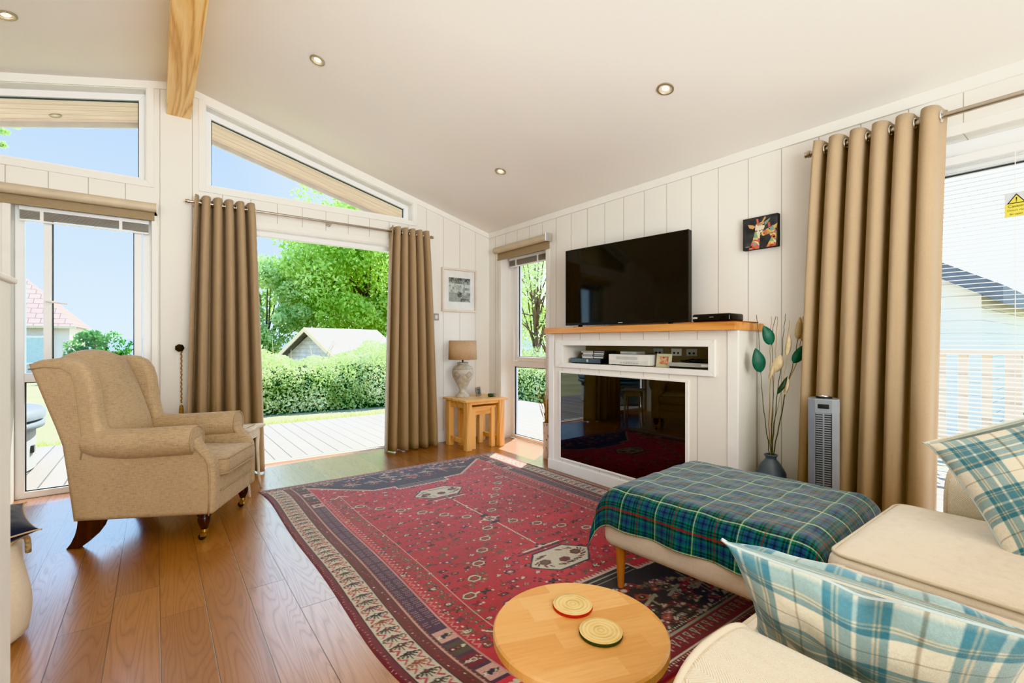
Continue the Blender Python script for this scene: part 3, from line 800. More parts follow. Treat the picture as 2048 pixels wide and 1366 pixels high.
mb = MB(); mb.ring(ryz(-.058, .058, 0, .092), ryz(-.036, .036, .02, .072), -.006, .006, 'x'); mb.xf(Matrix.Rotation(.16, 4, 'Y'))
obj('frame', mb, m_plain('cream_frame', srgb(206,200,164), .5), t, bevel=.002)
obj('stand', MB().box(.006, .010, -.05, .05, .004, .09).xf(Matrix.Rotation(.16, 4, 'Y')), M_blackm, t)
painted_rect('photograph', photo_faces, .072, .052, 30, 22, .0075, t, M_print, 0, .02, .16)
t = thing('media_player', 'slim silver media player at the end of the niche', 'media player', (2.80, 1.70, nz))
obj('casing', MB().box(-.10, .11, -.155, .15, .012, .038), M_silver, t, bevel=.002)
obj('stand', MB().box(-.09, .10, -.15, .145, 0, .012), M_blackm, t)
obj('display', MB().box(-.102, -.10, -.14, -.09, .018, .032), M_whitep, t)
t = thing('power_adapter', 'black power adapter lying on the silver media player', 'adapter', (2.79, 1.65, nz+.038))
obj('casing', MB().rbox(-.04, .05, -.06, .06, 0, .022, .006), M_blackm, t, True)
obj('cable', MB().tube([(-.02, .06, .01), (-.05, .09, .006), (-.06, .12, .012), (-.02, .14, .006), (.05, .10, .02)], .004, 8), M_blackm, t, True)
for y, lab, kind in ((1.93, 'pale wall socket at the back of the niche above the cream photo frame', 0), (1.81, 'aerial socket plate at the back of the niche above the silver media player', 1), (2.08, 'double socket plate at the back of the niche above the video recorder', 1)):
    s = thing('wall_socket', lab, 'socket', (2.925, y, 1.005))
    obj('plate', MB().box(-.008, 0, -.042, .042, -.026, .026), M_silver if kind else M_whitep, s, bevel=.002)
    for a in (-.016, .016): obj('outlet', MB().lathe([(.007, 0), (.007, .004), (.003, .004), (.003, .001)], 12).xf(Matrix.Translation((-.008, a, -.006)) @ Matrix.Rotation(-PI/2, 4, 'Y')), M_blackm, s)

# giraffe canvas
def giraffes(U, V):
    c = np.zeros(U.shape+(3,)); n = smooth_noise(U.shape, 7, 2); c[:] = (70,72,74); c = c*(.8+.4*n[..., None])
    r = np.random.default_rng(5); cell = (np.floor(U*11+1.3*smooth_noise(U.shape, 6, 8)*3).astype(int)*7 + np.floor(V*13+smooth_noise(U.shape, 6, 9)*3).astype(int)*3) % 9
    pal = np.array([(232,120,50), (240,196,70), (214,70,90), (236,224,190), (240,150,60), (150,190,110), (226,98,120), (120,170,190), (248,210,110)])
    pat = pal[cell]
    def poly(pts, fill=None):
        m = np.zeros(U.shape, bool); q = len(pts); j = q-1
        for i in range(q):
            xi, yi = pts[i]; xj, yj = pts[j]
            hit = ((yi > V) != (yj > V)) & (U < (xj-xi)*(V-yi)/(yj-yi+1e-9)+xi); m ^= hit; j = i
        c[m] = pat[m] if fill is None else fill
    poly([(.17, 1), (.48, 1), (.50, .62), (.52, .48), (.36, .44), (.30, .70)])                 # neck of the tall one
    poly([(.68, .98), (.95, .98), (.97, .55), (.90, .40), (.74, .50), (.82, .72)])            # neck of the small one
    poly([(.38, .24), (.60, .18), (.64, .34), (.56, .50), (.44, .52), (.36, .40)], (236,222,190))
    poly([(.40, .22), (.60, .17), (.58, .30), (.44, .30)])
    poly([(.15, .20), (.30, .24), (.38, .30), (.30, .36), (.20, .32)], (230,170,100)); poly([(.62, .20), (.80, .10), (.76, .18), (.66, .30)], (130,170,140))
    poly([(.42, .22), (.39, .06), (.45, .06), (.47, .20)], (226,110,90)); poly([(.55, .18), (.64, .03), (.68, .06), (.59, .20)], (238,170,90))
    poly([(.56, .50), (.70, .42), (.88, .34), (.92, .50), (.80, .58), (.60, .62), (.52, .58)])
    poly([(.74, .38), (.72, .24), (.78, .22), (.80, .36)], (226,98,70)); poly([(.88, .36), (.99, .30), (.96, .44), (.90, .44)], (236,190,90))
    for x, y, s in ((.60, .27, .022), (.41, .44, .018), (.50, .45, .02), (.56, .43, .016), (.77, .44, .02), (.24, .92, .03), (.90, .70, .03), (.55, .58, .014)):
        c[(U-x)**2+(V-y)**2 < s*s] = (28,28,30)
    s = (np.abs(V-.90-.01*np.sin(U*140)) < .008) & (U > .08) & (U < .18); c[s] = (206,200,190)
    g_ = c.mean(-1, keepdims=True); return g_*.25+c*.72
t = thing('canvas_picture', 'small dark square canvas of two colourful giraffes', 'picture', (XW-.001, 1.409, 1.667))
obj('canvas_block', MB().box(-.032, 0, -.107, .107, 0, .202), m_plain('canvas_edge', srgb(40,38,36), .8), t, bevel=.002)
painted_rect('painting', giraffes, .214, .202, 150, 142, -.0328, t, m_paint_attr('canvas_paint', .6, 900, .2, 0, .3, .06))

# framed print on the gable wall
def village(U, V):
    n1 = smooth_noise(U.shape, 9, 21); n2 = smooth_noise(U.shape, 28, 22); g = 222-95*(n1*.55+n2*.45)*1.1
    g = np.where(V < .28, g-55*np.clip((.34-V)*4, 0, 1)*(.3+n2), g)
    cellx = np.floor(U*12); celly = np.floor(V*10); h = np.mod(np.sin(cellx*12.9+celly*78.2)*43758.5, 1)
    g = np.where((V > .25) & (V < .62) & (h > .45), 226-30*n2, g)
    win = (np.mod(U*24, 1) > .35) & (np.mod(U*24, 1) < .65) & (np.mod(V*20, 1) > .3) & (np.mod(V*20, 1) < .65) & (V > .35) & (V < .6) & (h > .45); g = np.where(win, 120, g)
    g = np.where((V > .62) & (U < .55), 176-30*n2+20*(V-.62), g)
    g = np.where((np.hypot((U-.5)*1.2, V-.68) < .13) & (n2 > .35), 96, g)
    g = np.where((V > .86) & (U > .55), g-50*n1, g)
    c = np.stack([g*.98, g, g*.96], -1); return np.clip(c, 30, 245)
t = thing('framed_print', 'white framed grey print on the gable wall above the lamp', 'picture', (2.6585, YW, 1.405)); RZ90 = Matrix.Rotation(PI/2, 4, 'Z')
fr = t; W2_, H_ = .2185, .475
def facing_y(m): return m   # built directly in x,z
obj('frame', MB().ring(rect(-W2_, W2_, 0, H_), rect(-W2_+.022, W2_-.022, .022, H_-.022), -.034, -.001), m_plain('limed_white_frame', srgb(226,214,200), .55), fr, bevel=.002)
obj('mount', MB().box(-W2_+.022, W2_-.022, -.014, -.011, .022, H_-.022), m_plain('mount_card', srgb(242,240,234), .8), fr)
xx = np.linspace(-.132, .142, 90); zz = np.linspace(.374, .111, 86); Xg, Zg = np.meshgrid(xx, zz); U, V = np.meshgrid(np.linspace(0, 1, 90), np.linspace(0, 1, 86))
painted('print', np.stack([Xg, np.full_like(Xg, -.0147), Zg], -1)[:, :], village(U, V), M_print, fr, smooth=False)
obj('glazing', MB().box(-W2_+.022, W2_-.022, -.022, -.020, .022, H_-.022), M_glass, fr)
# thermostat
t = thing('light_switch', 'silver switch plate on the gable wall beside the curtain', 'switch', (2.377, YW, 1.342))
obj('plate', MB().box(-.034, .034, -.009, -.0005, -.037, .037), M_silver, t, bevel=.003)
obj('rocker', MB().box(-.016, .016, -.014, -.008, -.020, .018), M_whitep, t, bevel=.002)

# ------------------------------------------------------------------ nest of tables
M_oakt = m_wood('oak_table_top', srgb(244,206,148), srgb(234,188,126), srgb(212,160,96), 'x', 1.3, .32)
def nest_table(label, x0, x1, y0, y1, h, leg, side_rail, ov):
    t = thing('nesting_table', label, 'side table', ((x0+x1)/2, (y0+y1)/2, 0), 0, 'nest of oak tables'); a, b = (x1-x0)/2, (y1-y0)/2
    obj('table_top', MB().box(-a, a, -b, b, h-.022, h), M_oakt, t, bevel=.003)
    a -= ov; b -= ov
    for sx in (-1, 1):
        for sy in (-1, 1):
            obj('leg', MB().box(min(sx*a, sx*(a-leg)), max(sx*a, sx*(a-leg)), min(sy*b, sy*(b-leg)), max(sy*b, sy*(b-leg)), 0, h-.022), M_oakz, t, bevel=.003)
    for sx in (-1, 1):
        obj('apron', MB().box(sx*(a-leg/2)-.009, sx*(a-leg/2)+.009, -b+leg, b-leg, h-.09, h-.022), M_oakx, t)
        if side_rail: obj('rail', MB().box(sx*(a-leg/2)-.011, sx*(a-leg/2)+.011, -b+leg, b-leg, .055, .10), M_oakx, t, bevel=.002)
    obj('apron', MB().box(-a+leg, a-leg, b-leg/2-.009, b-leg/2+.009, h-.09, h-.022), M_oakx, t)
    if not side_rail: obj('apron', MB().box(-a+leg, a-leg, -b+leg/2-.009, -b+leg/2+.009, h-.085, h-.022), M_oakx, t)
    else: obj('apron', MB().box(-a+leg, a-leg, -b+leg/2-.009, -b+leg/2+.009, h-.052, h-.022), M_oakx, t)
    return t
nest_table('taller outer oak table of the nest in the corner', 2.395, 2.90, 3.895, 4.36, .50, .062, True, .024)
nest_table('shorter oak table tucked under the outer table of the nest', 2.497, 2.795, 3.955, 4.24, .425, .048, False, .006)
# lamp
def m_lampshade():
    m = NM('linen_shade'); v = m.coord(scale=(60, 60, 500)); c = m.ramp(m.noise(v, 1, 3, .6), [(.3, srgb(214,188,154)), (.7, srgb(240,218,188))])
    m.set(c, .9); t = m.new('ShaderNodeBsdfTranslucent'); m.link(c, t.inputs[0]); mx = m.new('ShaderNodeMixShader'); mx.inputs[0].default_value = .45
    m.link(m.b.outputs[0], mx.inputs[1]); m.link(t.outputs[0], mx.inputs[2]); m.link(mx.outputs[0], m.out.inputs[0]); return m.m
def m_ceramic():
    m = NM('painted_pottery'); p = m.sep(m.coord()); ang = m.math('ARCTAN2', p[1], p[0])
    n = m.noise(m.coord(), 30, 3)
    base = m.ramp(n, [(.3, srgb(176,170,156)), (.7, srgb(204,200,188))])
    # petal motif: lozenges around the shoulder
    pet = m.math('ABSOLUTE', m.math('SUBTRACT', m.math('FRACT', m.math('MULTIPLY', m.math('ADD', ang, 4.6), 5/(2*PI))), .5))
    zz = m.math('ABSOLUTE', m.math('DIVIDE', m.math('SUBTRACT', p[2], .235), .055))
    d = m.math('ADD', m.math('MULTIPLY', pet, 2.2), zz)
    c = m.mix(m.ramp(d, [(.78, .5), (.86, 0.0)]), base, srgb(146,128,118))
    c = m.mix(m.ramp(d, [(.40, .6), (.5, 0.0)]), c, srgb(196,188,172))
    zb = m.math('ABSOLUTE', m.math('SUBTRACT', p[2], .297)); c = m.mix(m.ramp(m.math('MULTIPLY', zb, 100), [(.25, .7), (.45, 0.0)]), c, srgb(140,128,116))
    return m.set(c, .4)
t = thing('table_lamp', 'table lamp with pottery base and linen drum shade on the nest of tables', 'lamp', (2.545, 4.205, .50))
obj('pottery_base', MB().lathe([(.068, 0), (.072, .008), (.070, .022), (.058, .036), (.042, .052), (.037, .075), (.046, .105), (.066, .145), (.09, .19), (.106, .225), (.112, .258), (.108, .29), (.092, .318), (.062, .335), (.052, .340), (.058, .348), (.060, .358), (.05, .364), (.001, .365)], 40), m_ceramic(), t, True, auto=60)
obj('stem', MB().lathe([(.008, .36), (.008, .41), (.013, .412), (.013, .45)], 12), M_dark, t, True, auto=40)
M_shade = m_lampshade()
obj('lamp_shade', MB().lathe([(.148, .392), (.141, .59)], 48, cap=False), M_shade, t, True, solid=.003)
obj('shade_ring', MB().torus((0, 0, .58), (0,0,1), .139, .002, 32, 6).tube([(-.139, 0, .58), (.139, 0, .58)], .002, 6).tube([(0, -.139, .58), (0, .139, .58)], .002, 6), M_steel, t, True)
obj('light_bulb', MB().lathe([(.012, .45), (.016, .46), (.03, .49), (.03, .51), (.015, .535), (.001, .54)], 16), m_plain('opal_bulb', srgb(240,236,226), .3), t, True)
def photo_small(U, V):
    c = np.zeros(U.shape+(3,)); n = smooth_noise(U.shape, 6, 31)[..., None]; c[:] = (84,96,104); c = c*(.6+.7*n)
    c[(V > .55) & (U < .6)] = (92,104,70); c[np.hypot(U-.35, V-.45) < .14] = (170,150,120); return c
t = thing('photo_frame', 'small pewter photo frame on the nest of tables', 'photo frame', (2.735, 4.19, .50), .6)
mb = MB(); mb.ring(rect(-.058, .058, 0, .095), rect(-.038, .038, .02, .075), -.007, .006); mb.xf(Matrix.Rotation(-.14, 4, 'X'))
obj('frame', mb, m_plain('pewter', srgb(150,142,126), .35, .6), t, bevel=.002)
obj('stand', MB().box(-.045, .045, .006, .010, .005, .09).xf(Matrix.Rotation(-.14, 4, 'X')), M_blackm, t)
xx = np.linspace(-.038, .038, 24); zz = np.linspace(.075, .02, 18); Xg, Zg = np.meshgrid(xx, zz); U, V = np.meshgrid(np.linspace(0, 1, 24), np.linspace(0, 1, 18))
painted('photograph', np.stack([Xg, -.001+Zg*.14, Zg], -1), photo_small(U, V), M_print, t, smooth=False)
M_stone1 = m_plain('green_stone', srgb(64,84,52), .2, var=.4, scale=40); M_stone2 = m_plain('grey_stone', srgb(132,132,120), .25, var=.35, scale=40)
t = thing('stone_ornament', 'small green and grey polished stone ornament on the nest of tables', 'ornament', (2.81, 4.05, .50))
obj('dark_stone', MB().rbox(-.042, .004, -.024, .024, 0, .036, .012), M_stone1, t, True)
obj('pale_stone', MB().rbox(.003, .042, -.022, .022, 0, .034, .012), M_stone2, t, True)

# ------------------------------------------------------------------ plants in vases
CR = Vector((math.cos(math.radians(37.19)), -math.sin(math.radians(37.19)), 0)); CF = Vector((math.sin(math.radians(37.19)), math.cos(math.radians(37.19)), 0))
M_vase = m_plain('slate_glaze', srgb(104,116,126), .35, var=.15)
M_gstem = m_plain('dark_green_stem', srgb(62,74,54), .6, var=.2); M_tstem = m_plain('tan_stem', srgb(176,142,98), .7, var=.2)
M_teal = m_plain('teal_leaf', srgb(46,104,84), .5, var=.25, scale=30); M_dgreen = m_plain('deep_green_leaf', srgb(44,66,48), .5, var=.2); M_tan = m_plain('dried_leaf', srgb(206,186,148), .8, var=.15, scale=40)
vb = Vector((2.85, 1.262, 0))
t = thing('vase', 'slate glazed vase on the floor beside the fireplace', 'vase', vb)
obj('body', MB().lathe([(.05, 0), (.055, .01), (.075, .12), (.084, .24), (.078, .32), (.052, .37), (.03, .395), (.028, .405), (.036, .42), (.03, .421), (.024, .405), (.022, .38), (.001, .37)], 32, cap=False), M_vase, t, True, auto=60)
obj('rim', MB().torus((0, 0, .42), (0,0,1), .033, .004, 24, 6), M_vase, t, True)
dk = .002922
def sp(px, py, dep=0): return vb + CR*((px-1536)*dk) + CF*dep + Vector((0, 0, 1.08+(683-py)*dk))
def stem_thing(label, path, mat, leaves=(), extra=(), r=.0028):
    """a dried stem standing in the vase: path in picture-plane steps, converted to offsets around the vase"""
    root = vb+Vector((0,0,.36)); s = thing('dried_stem', label, 'dried stem', root, 0, 'dried stems in the slate vase')
    pts = [root] + [sp(*p) for p in path]
    # refine
    fine = []
    for a, b in zip(pts[:-1], pts[1:]):
        for k in range(5): fine.append(a.lerp(b, k/5)+Vector((math.sin(k*2.1+a.z*30)*.002, math.cos(k*1.7+a.z*20)*.002, 0)))
    fine.append(pts[-1])
    obj('stalk', MB().tube(fine, [r*(1-.55*i/len(fine)) for i in range(len(fine))], 6), mat, s, True, offset=root)
    for e in extra: obj('twig', MB().tube([sp(*q) for q in e], r*.6, 5), mat, s, True, offset=root)
    for b, tip, w, lm in leaves:
        B, Tp = sp(*b), sp(*tip); ax = Tp-B; side = ax.normalized().cross(CF).normalized(); w = w*dk
        def lf(u, v):
            k = math.sin(PI*min(1, v**.8))**.8*(1 if v < .98 else .3)
            c = B + ax*v + side*((u-.5)*w*k) + CF*(-.02*math.sin(PI*v)+abs(u-.5)*.03*k)
            return tuple(c)
        obj('leaf', MB().grid(lf, 5, 12), lm, s, True, offset=root, solid=.0012)
stem_thing('stem with a broad teal leaf leaning toward the fireplace', [(1530, 880), (1522, 810, .01), (1516, 745)], M_gstem, [((1516, 745), (1505, 696), 27, M_teal)], [[(1513, 705), (1512, 672), (1507, 630)]])
stem_thing('upright stem with a teal leaf in front of the mantel end', [(1538, 860), (1541, 790), (1538, 690)], M_gstem, [((1538, 690), (1521, 651), 24, M_teal)], [[(1538, 690), (1540, 655), (1546, 633)]])
stem_thing('tall bare green stem with a narrow dark leaf', [(1543, 850), (1549, 782), (1556, 735), (1562, 660), (1565, 628)], M_gstem, [((1549, 788), (1569, 752), 10, M_dgreen)])
stem_thing('stem with a deep green leaf leaning toward the curtain', [(1551, 850, -.01), (1566, 780), (1581, 725), (1592, 670), (1606, 630)], M_gstem, [((1580, 726), (1606, 688), 22, M_teal)])
stem_thing('straight tan stem at the middle of the vase', [(1536, 850, .02), (1535, 760), (1534, 690), (1537, 633)], M_tstem, [((1533, 760), (1540, 728), 8, M_tan)])
stem_thing('tan stem with a pale curled leaf', [(1541, 850, .02), (1543, 745), (1546, 690), (1549, 633)], M_tstem, [((1543, 745), (1556, 708), 22, M_tan)])
stem_thing('pale stem with a slim papery leaf', [(1547, 850, .03), (1560, 770), (1568, 712), (1573, 640)], M_tstem, [((1568, 712), (1572, 668), 12, M_tan), ((1564, 790), (1570, 752), 9, M_tan)], r=.002)
stem_thing('long tan stem with a feathery seed head near the curtain', [(1553, 850), (1570, 775, .02), (1590, 718), (1598, 670), (1605, 635)], M_tstem, [((1590, 680), (1594, 634), 18, M_tan), ((1598, 682), (1606, 634), 16, M_tan), ((1595, 676), (1600, 632), 10, M_tan)], r=.003)
# dried grass by the corner window
vb2 = (2.885, 3.25, 0)
def m_vase2():
    m = NM('cream_etched_vase'); v = m.coord(scale=(1, 1, .35)); w = m.noise(v, 26, 2, .5, 2)
    c = m.mix(m.ramp(w, [(.60, 0.0), (.64, 1.0)]), srgb(222,206,188), srgb(120,92,66)); return m.set(c, .5)
t = thing('tall_vase', 'tall cream etched vase on the floor beside the corner window', 'vase', vb2)
obj('body', MB().lathe([(.045, 0), (.048, .01), (.046, .2), (.05, .33), (.045, .33), (.04, .2), (.001, .05)], 24, cap=False), m_vase2(), t, True, auto=60)
obj('rim', MB().torus((0, 0, .33), (0,0,1), .0475, .004, 24, 6), m_plain('vase_rim', srgb(206,190,170), .5), t, True)
g = thing('dried_grass', 'bunch of golden dried grass standing in the tall cream vase', 'dried grass', (vb2[0], vb2[1], .2))
m = MB()
for k in range(70):
    a = random.uniform(0, 2*PI); l = random.uniform(.25, .5); sp_ = random.uniform(.02, .09)
    p = [(.02*math.cos(a), .02*math.sin(a), 0), (.03*math.cos(a), .03*math.sin(a), l*.4), (sp_*math.cos(a), sp_*math.sin(a), l*.8), (sp_*1.25*math.cos(a+.2), sp_*1.25*math.sin(a+.2), l)]
    m.tube(p, [.0014, .0014, .003, .0006], 4)
obj('grass_blades', m, m_plain('golden_grass', srgb(196,150,84), .8, var=.3, scale=30), g, True)
m = MB()
for a, l in ((2.6, .98), (3.4, .9), (4.1, .82)): m.tube([(0, 0, 0), (.02*math.cos(a), .02*math.sin(a), l*.5), (.05*math.cos(a), .05*math.sin(a), l)], [.0016, .0014, .0008], 5)
obj('long_stalks', m, M_tstem, g, True)

# ------------------------------------------------------------------ tower fan
M_fan = m_plain('fan_grey', srgb(150,156,164), .35, .3); M_fand = m_plain('fan_dark', srgb(34,36,38), .5)
t = thing('tower_fan', 'grey tower fan standing in front of the taupe curtain', 'fan', (2.735, .95, 0), .30)
obj('base', MB().lathe([(.13, 0), (.13, .012), (.11, .028), (.05, .04), (.001, .04)], 40), M_fan, t, True, auto=40)
sec = [(-.062, -.034), (-.062, .034), (-.040, .066), (.03, .066), (.055, .04), (.055, -.04), (.03, -.066), (-.040, -.066)]
obj('casing', MB().prism([(a*.93, b*.93) for a, b in sec], .04, .785, 'z'), M_fand, t)
mb = MB()
def sl(p, q, n, z0, z1, zt=.03):
    """louvre strip between two section corners"""
    for k in range(n):
        z = z0+(z1-z0)*k/(n-1)
        mb.prism([p, q, (q[0]*.93, q[1]*.93), (p[0]*.93, p[1]*.93)], z-.0032, z+.0032, 'z')
sl((-.062, -.032), (-.062, .032), 58, .06, .715); sl((-.045, -.061), (.03, -.066), 58, .06, .715); sl((.03, .066), (-.045, .061), 58, .06, .715)
obj('grille', mb, M_fan, t)
mb = MB()
for a, b in (((-.0635, .036), (-.041, .068)), ((-.041, -.068), (-.0635, -.036))): mb.prism([a, b, (b[0]*.9, b[1]*.9), (a[0]*.9, a[1]*.9)], .04, .785, 'z')
mb.box(-.0635, -.057, -.004, .004, .04, .72); mb.box(.025, .057, -.066, .066, .04, .785)
obj('corner_rail', mb, M_fan, t, bevel=.002)
obj('top_cap', MB().prism([(a*1.02, b*1.02) for a, b in sec], .715, .79, 'z'), M_fan, t, bevel=.005)
obj('carry_slot', MB().rbox(-.0665, -.06, -.024, .024, .742, .764, .003), M_fand, t, True)
obj('control_dial', MB().lathe([(.036, .79), (.036, .797), (.001, .80)], 28), M_fand, t, True, auto=40)
obj('dial_trim', MB().torus((0, 0, .799), (0,0,1), .022, .004, 24, 6), M_chrome, t, True)
# ================================================================== wing armchair
M_chair = m_fabric('oatmeal_weave', srgb(186,162,130), .22, .95)
M_pipe = m_fabric('oatmeal_piping', srgb(176,154,122), .1, .95)
M_mahog = m_wood('dark_mahogany', srgb(62,26,18), srgb(46,18,13), srgb(28,11,8), 'z', 2, .25)
ch = thing('wingback_armchair', 'oatmeal fabric wingback armchair by the tall window', 'armchair', (.088, 3.404, 0), math.radians(-28))
X_ = lambda a: .335-a
def smooth_poly(pts, n=5):
    """closed Catmull-Rom through the points"""
    out = []; k = len(pts)
    for i in range(k):
        p0, p1, p2, p3 = [Vector(pts[(i+d) % k]) for d in (-1, 0, 1, 2)]
        for s in range(n):
            t = s/n
            q = .5*((2*p1)+(p2-p0)*t+(2*p0-5*p1+4*p2-p3)*t*t+(3*p1-p0-3*p2+p3)*t**3); out.append((q.x, q.y))
    return out
def pl(pts): return [(X_(a), z) for a, z in pts]
front_curve = [(0, .145), (-.004, .25), (-.004, .36), (.002, .42), (.022, .46), (.052, .492), (.078, .525), (.09, .565)]
wing_front = [(.52, .585), (.545, .63), (.56, .70), (.57, .78), (.58, .86), (.598, .92), (.63, .965), (.675, .988), (.74, .995), (.82, .985)]
rear = [(.874, .966), (.80, .76), (.752, .63), (.722, .54), (.70, .38), (.671, .145)]
outline = pl(front_curve + wing_front + rear)
def plate(y0, y1): return MB().prism(outline, y0, y1)
for s in (-1, 1):
    y0, y1 = (.212, .30) if s > 0 else (-.30, -.212)
    o1 = obj('side_panel', plate(y0, y1), M_chair, ch, True, auto=60)
    m = o1.modifiers.new('bevel', 'BEVEL'); m.width = .024; m.segments = 4; m.limit_method = 'ANGLE'; m.angle_limit = math.radians(50)
    # scrolled arm
    pts = [(X_(.094), s*.268, .548), (X_(.10), s*.268, .548), (X_(.25), s*.268, .542), (X_(.42), s*.266, .536), (X_(.56), s*.262, .545), (X_(.62), s*.258, .55)]
    am = obj('arm', MB().tube(pts, [.070, .080, .080, .080, .076, .06], 24), M_chair, ch, True, auto=60)
    obj('piping', MB().tube([(X_(.094), s*.268+.076*math.cos(k*PI/10), .548+.076*math.sin(k*PI/10)) for k in range(-3, 14)], .0045, 6), M_pipe, am, True)
    pz = [(X_(a+.022), s*.302, z) for a, z in front_curve[:-1]]
    obj('piping', MB().tube(pz, .0045, 6), M_pipe, o1, True)
    obj('piping', MB().tube([(X_(a), s*.3005, z) for a, z in ((.63, .47), (.618, .56), (.63, .66), (.645, .78), (.655, .86), (.672, .915), (.72, .945), (.79, .95), (.862, .938))], .0042, 6), M_pipe, o1, True)
base = MB().rbox(X_(.66), X_(.004), -.222, .222, .145, .335, .02)
obj('seat_base', base, M_chair, ch, True)
obj('piping', MB().tube([(X_(-.001), -.215, .252), (X_(-.001), .215, .252)], .004, 6), M_pipe, ch, True)
mb = MB(); mb.prism(pl([(a-.02, z) for a, z in rear[::-1]] + rear), -.285, .285)
obj('back_panel', mb, M_chair, ch, True, auto=50)
# inner back, reclined and crowned
bk = MB().rbox(-.065, .065, -.218, .218, 0, .60, .05, puff=(.025, 0, 0))
def sh(p):
    x, y, z = p; t = z/.60
    zz = .40 + z + (.055*(1-(y/.22)**2) if t > .5 else 0)*max(0, (t-.5)*2) - .02*t
    return (X_(.582+.315*z-.02*math.sin(PI*t)) + x, y, zz)
bk.v = [sh(p) for p in bk.v]
obj('backrest', bk, M_chair, ch, True)
seat = MB().rbox(X_(.56), X_(-.03), -.214, .214, .33, .432, .035, puff=(0, 0, .022))
sc = obj('seat_cushion', seat, M_chair, ch, True)
for zz in (.424, .340):
    obj('piping', MB().tube([(X_(.5), -.206, zz), (X_(0), -.206, zz), (X_(-.018), -.198, zz), (X_(-.026), -.18, zz), (X_(-.026), .18, zz), (X_(-.018), .198, zz), (X_(0), .206, zz), (X_(.5), .206, zz)], .0045, 6), M_pipe, sc, True)
for s in (-1, 1):
    f = obj('leg', MB().lathe([(.001, .147), (.034, .147), (.034, .134), (.028, .13), (.032, .12), (.030, .10), (.022, .075), (.016, .06), (.014, .052), (.001, .052)], 20, (X_(.062), s*.258, 0)), M_mahog, ch, True, auto=40)
    c = obj('caster', MB().lathe([(.0165, .068), (.0165, .046), (.012, .042), (.01, .034), (.001, .034)], 16, (X_(.062), s*.258, 0)).box(X_(.062)-.016, X_(.062)+.006, s*.258-.013, s*.258+.013, .020, .040), M_brass, f, True, auto=40)
    obj('wheel', MB().lathe([(.001, -.009), (.016, -.009), (.018, -.005), (.018, .005), (.016, .009), (.001, .009)], 20).xf(Matrix.Translation((X_(.062)-.012, s*.258, .018)) @ Matrix.Rotation(PI/2, 4, 'X')), M_blackm, f, True, auto=40)
    sab = [(.53, .15), (.545, .11), (.575, .068), (.615, .03), (.655, 0), (.712, 0), (.69, .03), (.672, .07), (.662, .11), (.658, .15)]
    obj('leg', MB().prism(pl(sab), s*.262-.017, s*.262+.017), M_mahog, ch, bevel=.003)

# small cream table behind it
M_cream = m_plain('whitewashed_wood', srgb(226,212,190), .5, var=.08, scale=20); M_inlay = m_plain('brown_inlay', srgb(110,84,60), .5)
t = thing('wine_table', 'small cream occasional table between the armchair and the curtain', 'side table', (.47, 3.83, 0), math.radians(-28))
obj('table_top', MB().prism(smooth_poly([(-.13, -.13), (0, -.115), (.13, -.13), (.115, 0), (.13, .13), (0, .115), (-.13, .13), (-.115, 0)], 4), .455, .474, 'z'), M_cream, t, bevel=.004)
obj('inlay', MB().ring(rect(-.08, .08, -.08, .08), rect(-.072, .072, -.072, .072), .4738, .4746, 'z'), M_inlay, t)
obj('apron', MB().ring(rect(-.10, .10, -.10, .10), rect(-.085, .085, -.085, .085), .39, .456, 'z'), M_cream, t)
for sx in (-1, 1):
    for sy in (-1, 1): obj('leg', MB().tube([(sx*.09, sy*.09, .42), (sx*.088, sy*.088, .3), (sx*.096, sy*.096, .1), (sx*.108, sy*.108, 0)], [.015, .012, .009, .008], 10), M_cream, t, True)

# ================================================================== footstool with blanket
M_sofa = m_fabric('cream_sofa_weave', srgb(226,214,194), .06, .95)
M_sofapipe = m_fabric('cream_piping', srgb(206,192,168), .05, .95)
M_beech = m_wood('beech_leg', srgb(206,140,84), srgb(188,120,66), srgb(160,96,50), 'z', 1.5, .4)
OC = (1.965, 1.012); OR = math.radians(4); OW, OD = .385, .415
t = thing('footstool', 'large square cream footstool with tapered wooden legs on the rug', 'footstool', (OC[0], OC[1], 0), OR)
obj('upholstery', MB().rbox(-OW, OW, -OD, OD, .19, .432, .045, puff=(.008, .008, .006)), M_sofa, t, True)
for sx in (-1, 1):
    for sy in (-1, 1):
        obj('leg', MB().lathe([(.013, .009), (.024, .195), (.001, .195)], 16, (sx*(OW-.06), sy*(OD-.06), .0)), M_beech, t, True, auto=40)
def tartan(s, tt):
    """s,t in metres -> sRGB; two-up two-down weave colours averaged"""
    green, navy, black, yel, red, lb = [np.array(c, float) for c in ((30,112,92), (48,72,118), (14,30,36), (214,210,160), (160,40,48), (62,120,140))]
    P = .216
    def thread(x):
        x = np.mod(x*.216/.158, P); c = np.zeros(x.shape+(3,)); c[:] = green
        def band(a, b, col): c[(x >= a) & (x < b)] = col
        band(.0, .008, black); band(.030, .038, black); band(.046, .054, black); band(.066, .100, navy); band(.078, .086, black)
        band(.112, .120, black); band(.142, .150, black); band(.158, .166, black); band(.176, .212, navy); band(.190, .198, black)
        return c, x
    a, xa_ = thread(s); b, xb_ = thread(tt)
    c = a*.5+b*.5
    for x, al in ((xa_, .85), (xb_, .7)):
        m = np.abs(x-.022) < .0026; c[m] = c[m]*(1-al)+yel*al
        m = np.abs(x-.130) < .0030; c[m] = c[m]*(1-al)+red*al
    return c
M_blanket = m_paint_attr('tartan_wool', .98, 420, .6, .4, .1, .3, 140)
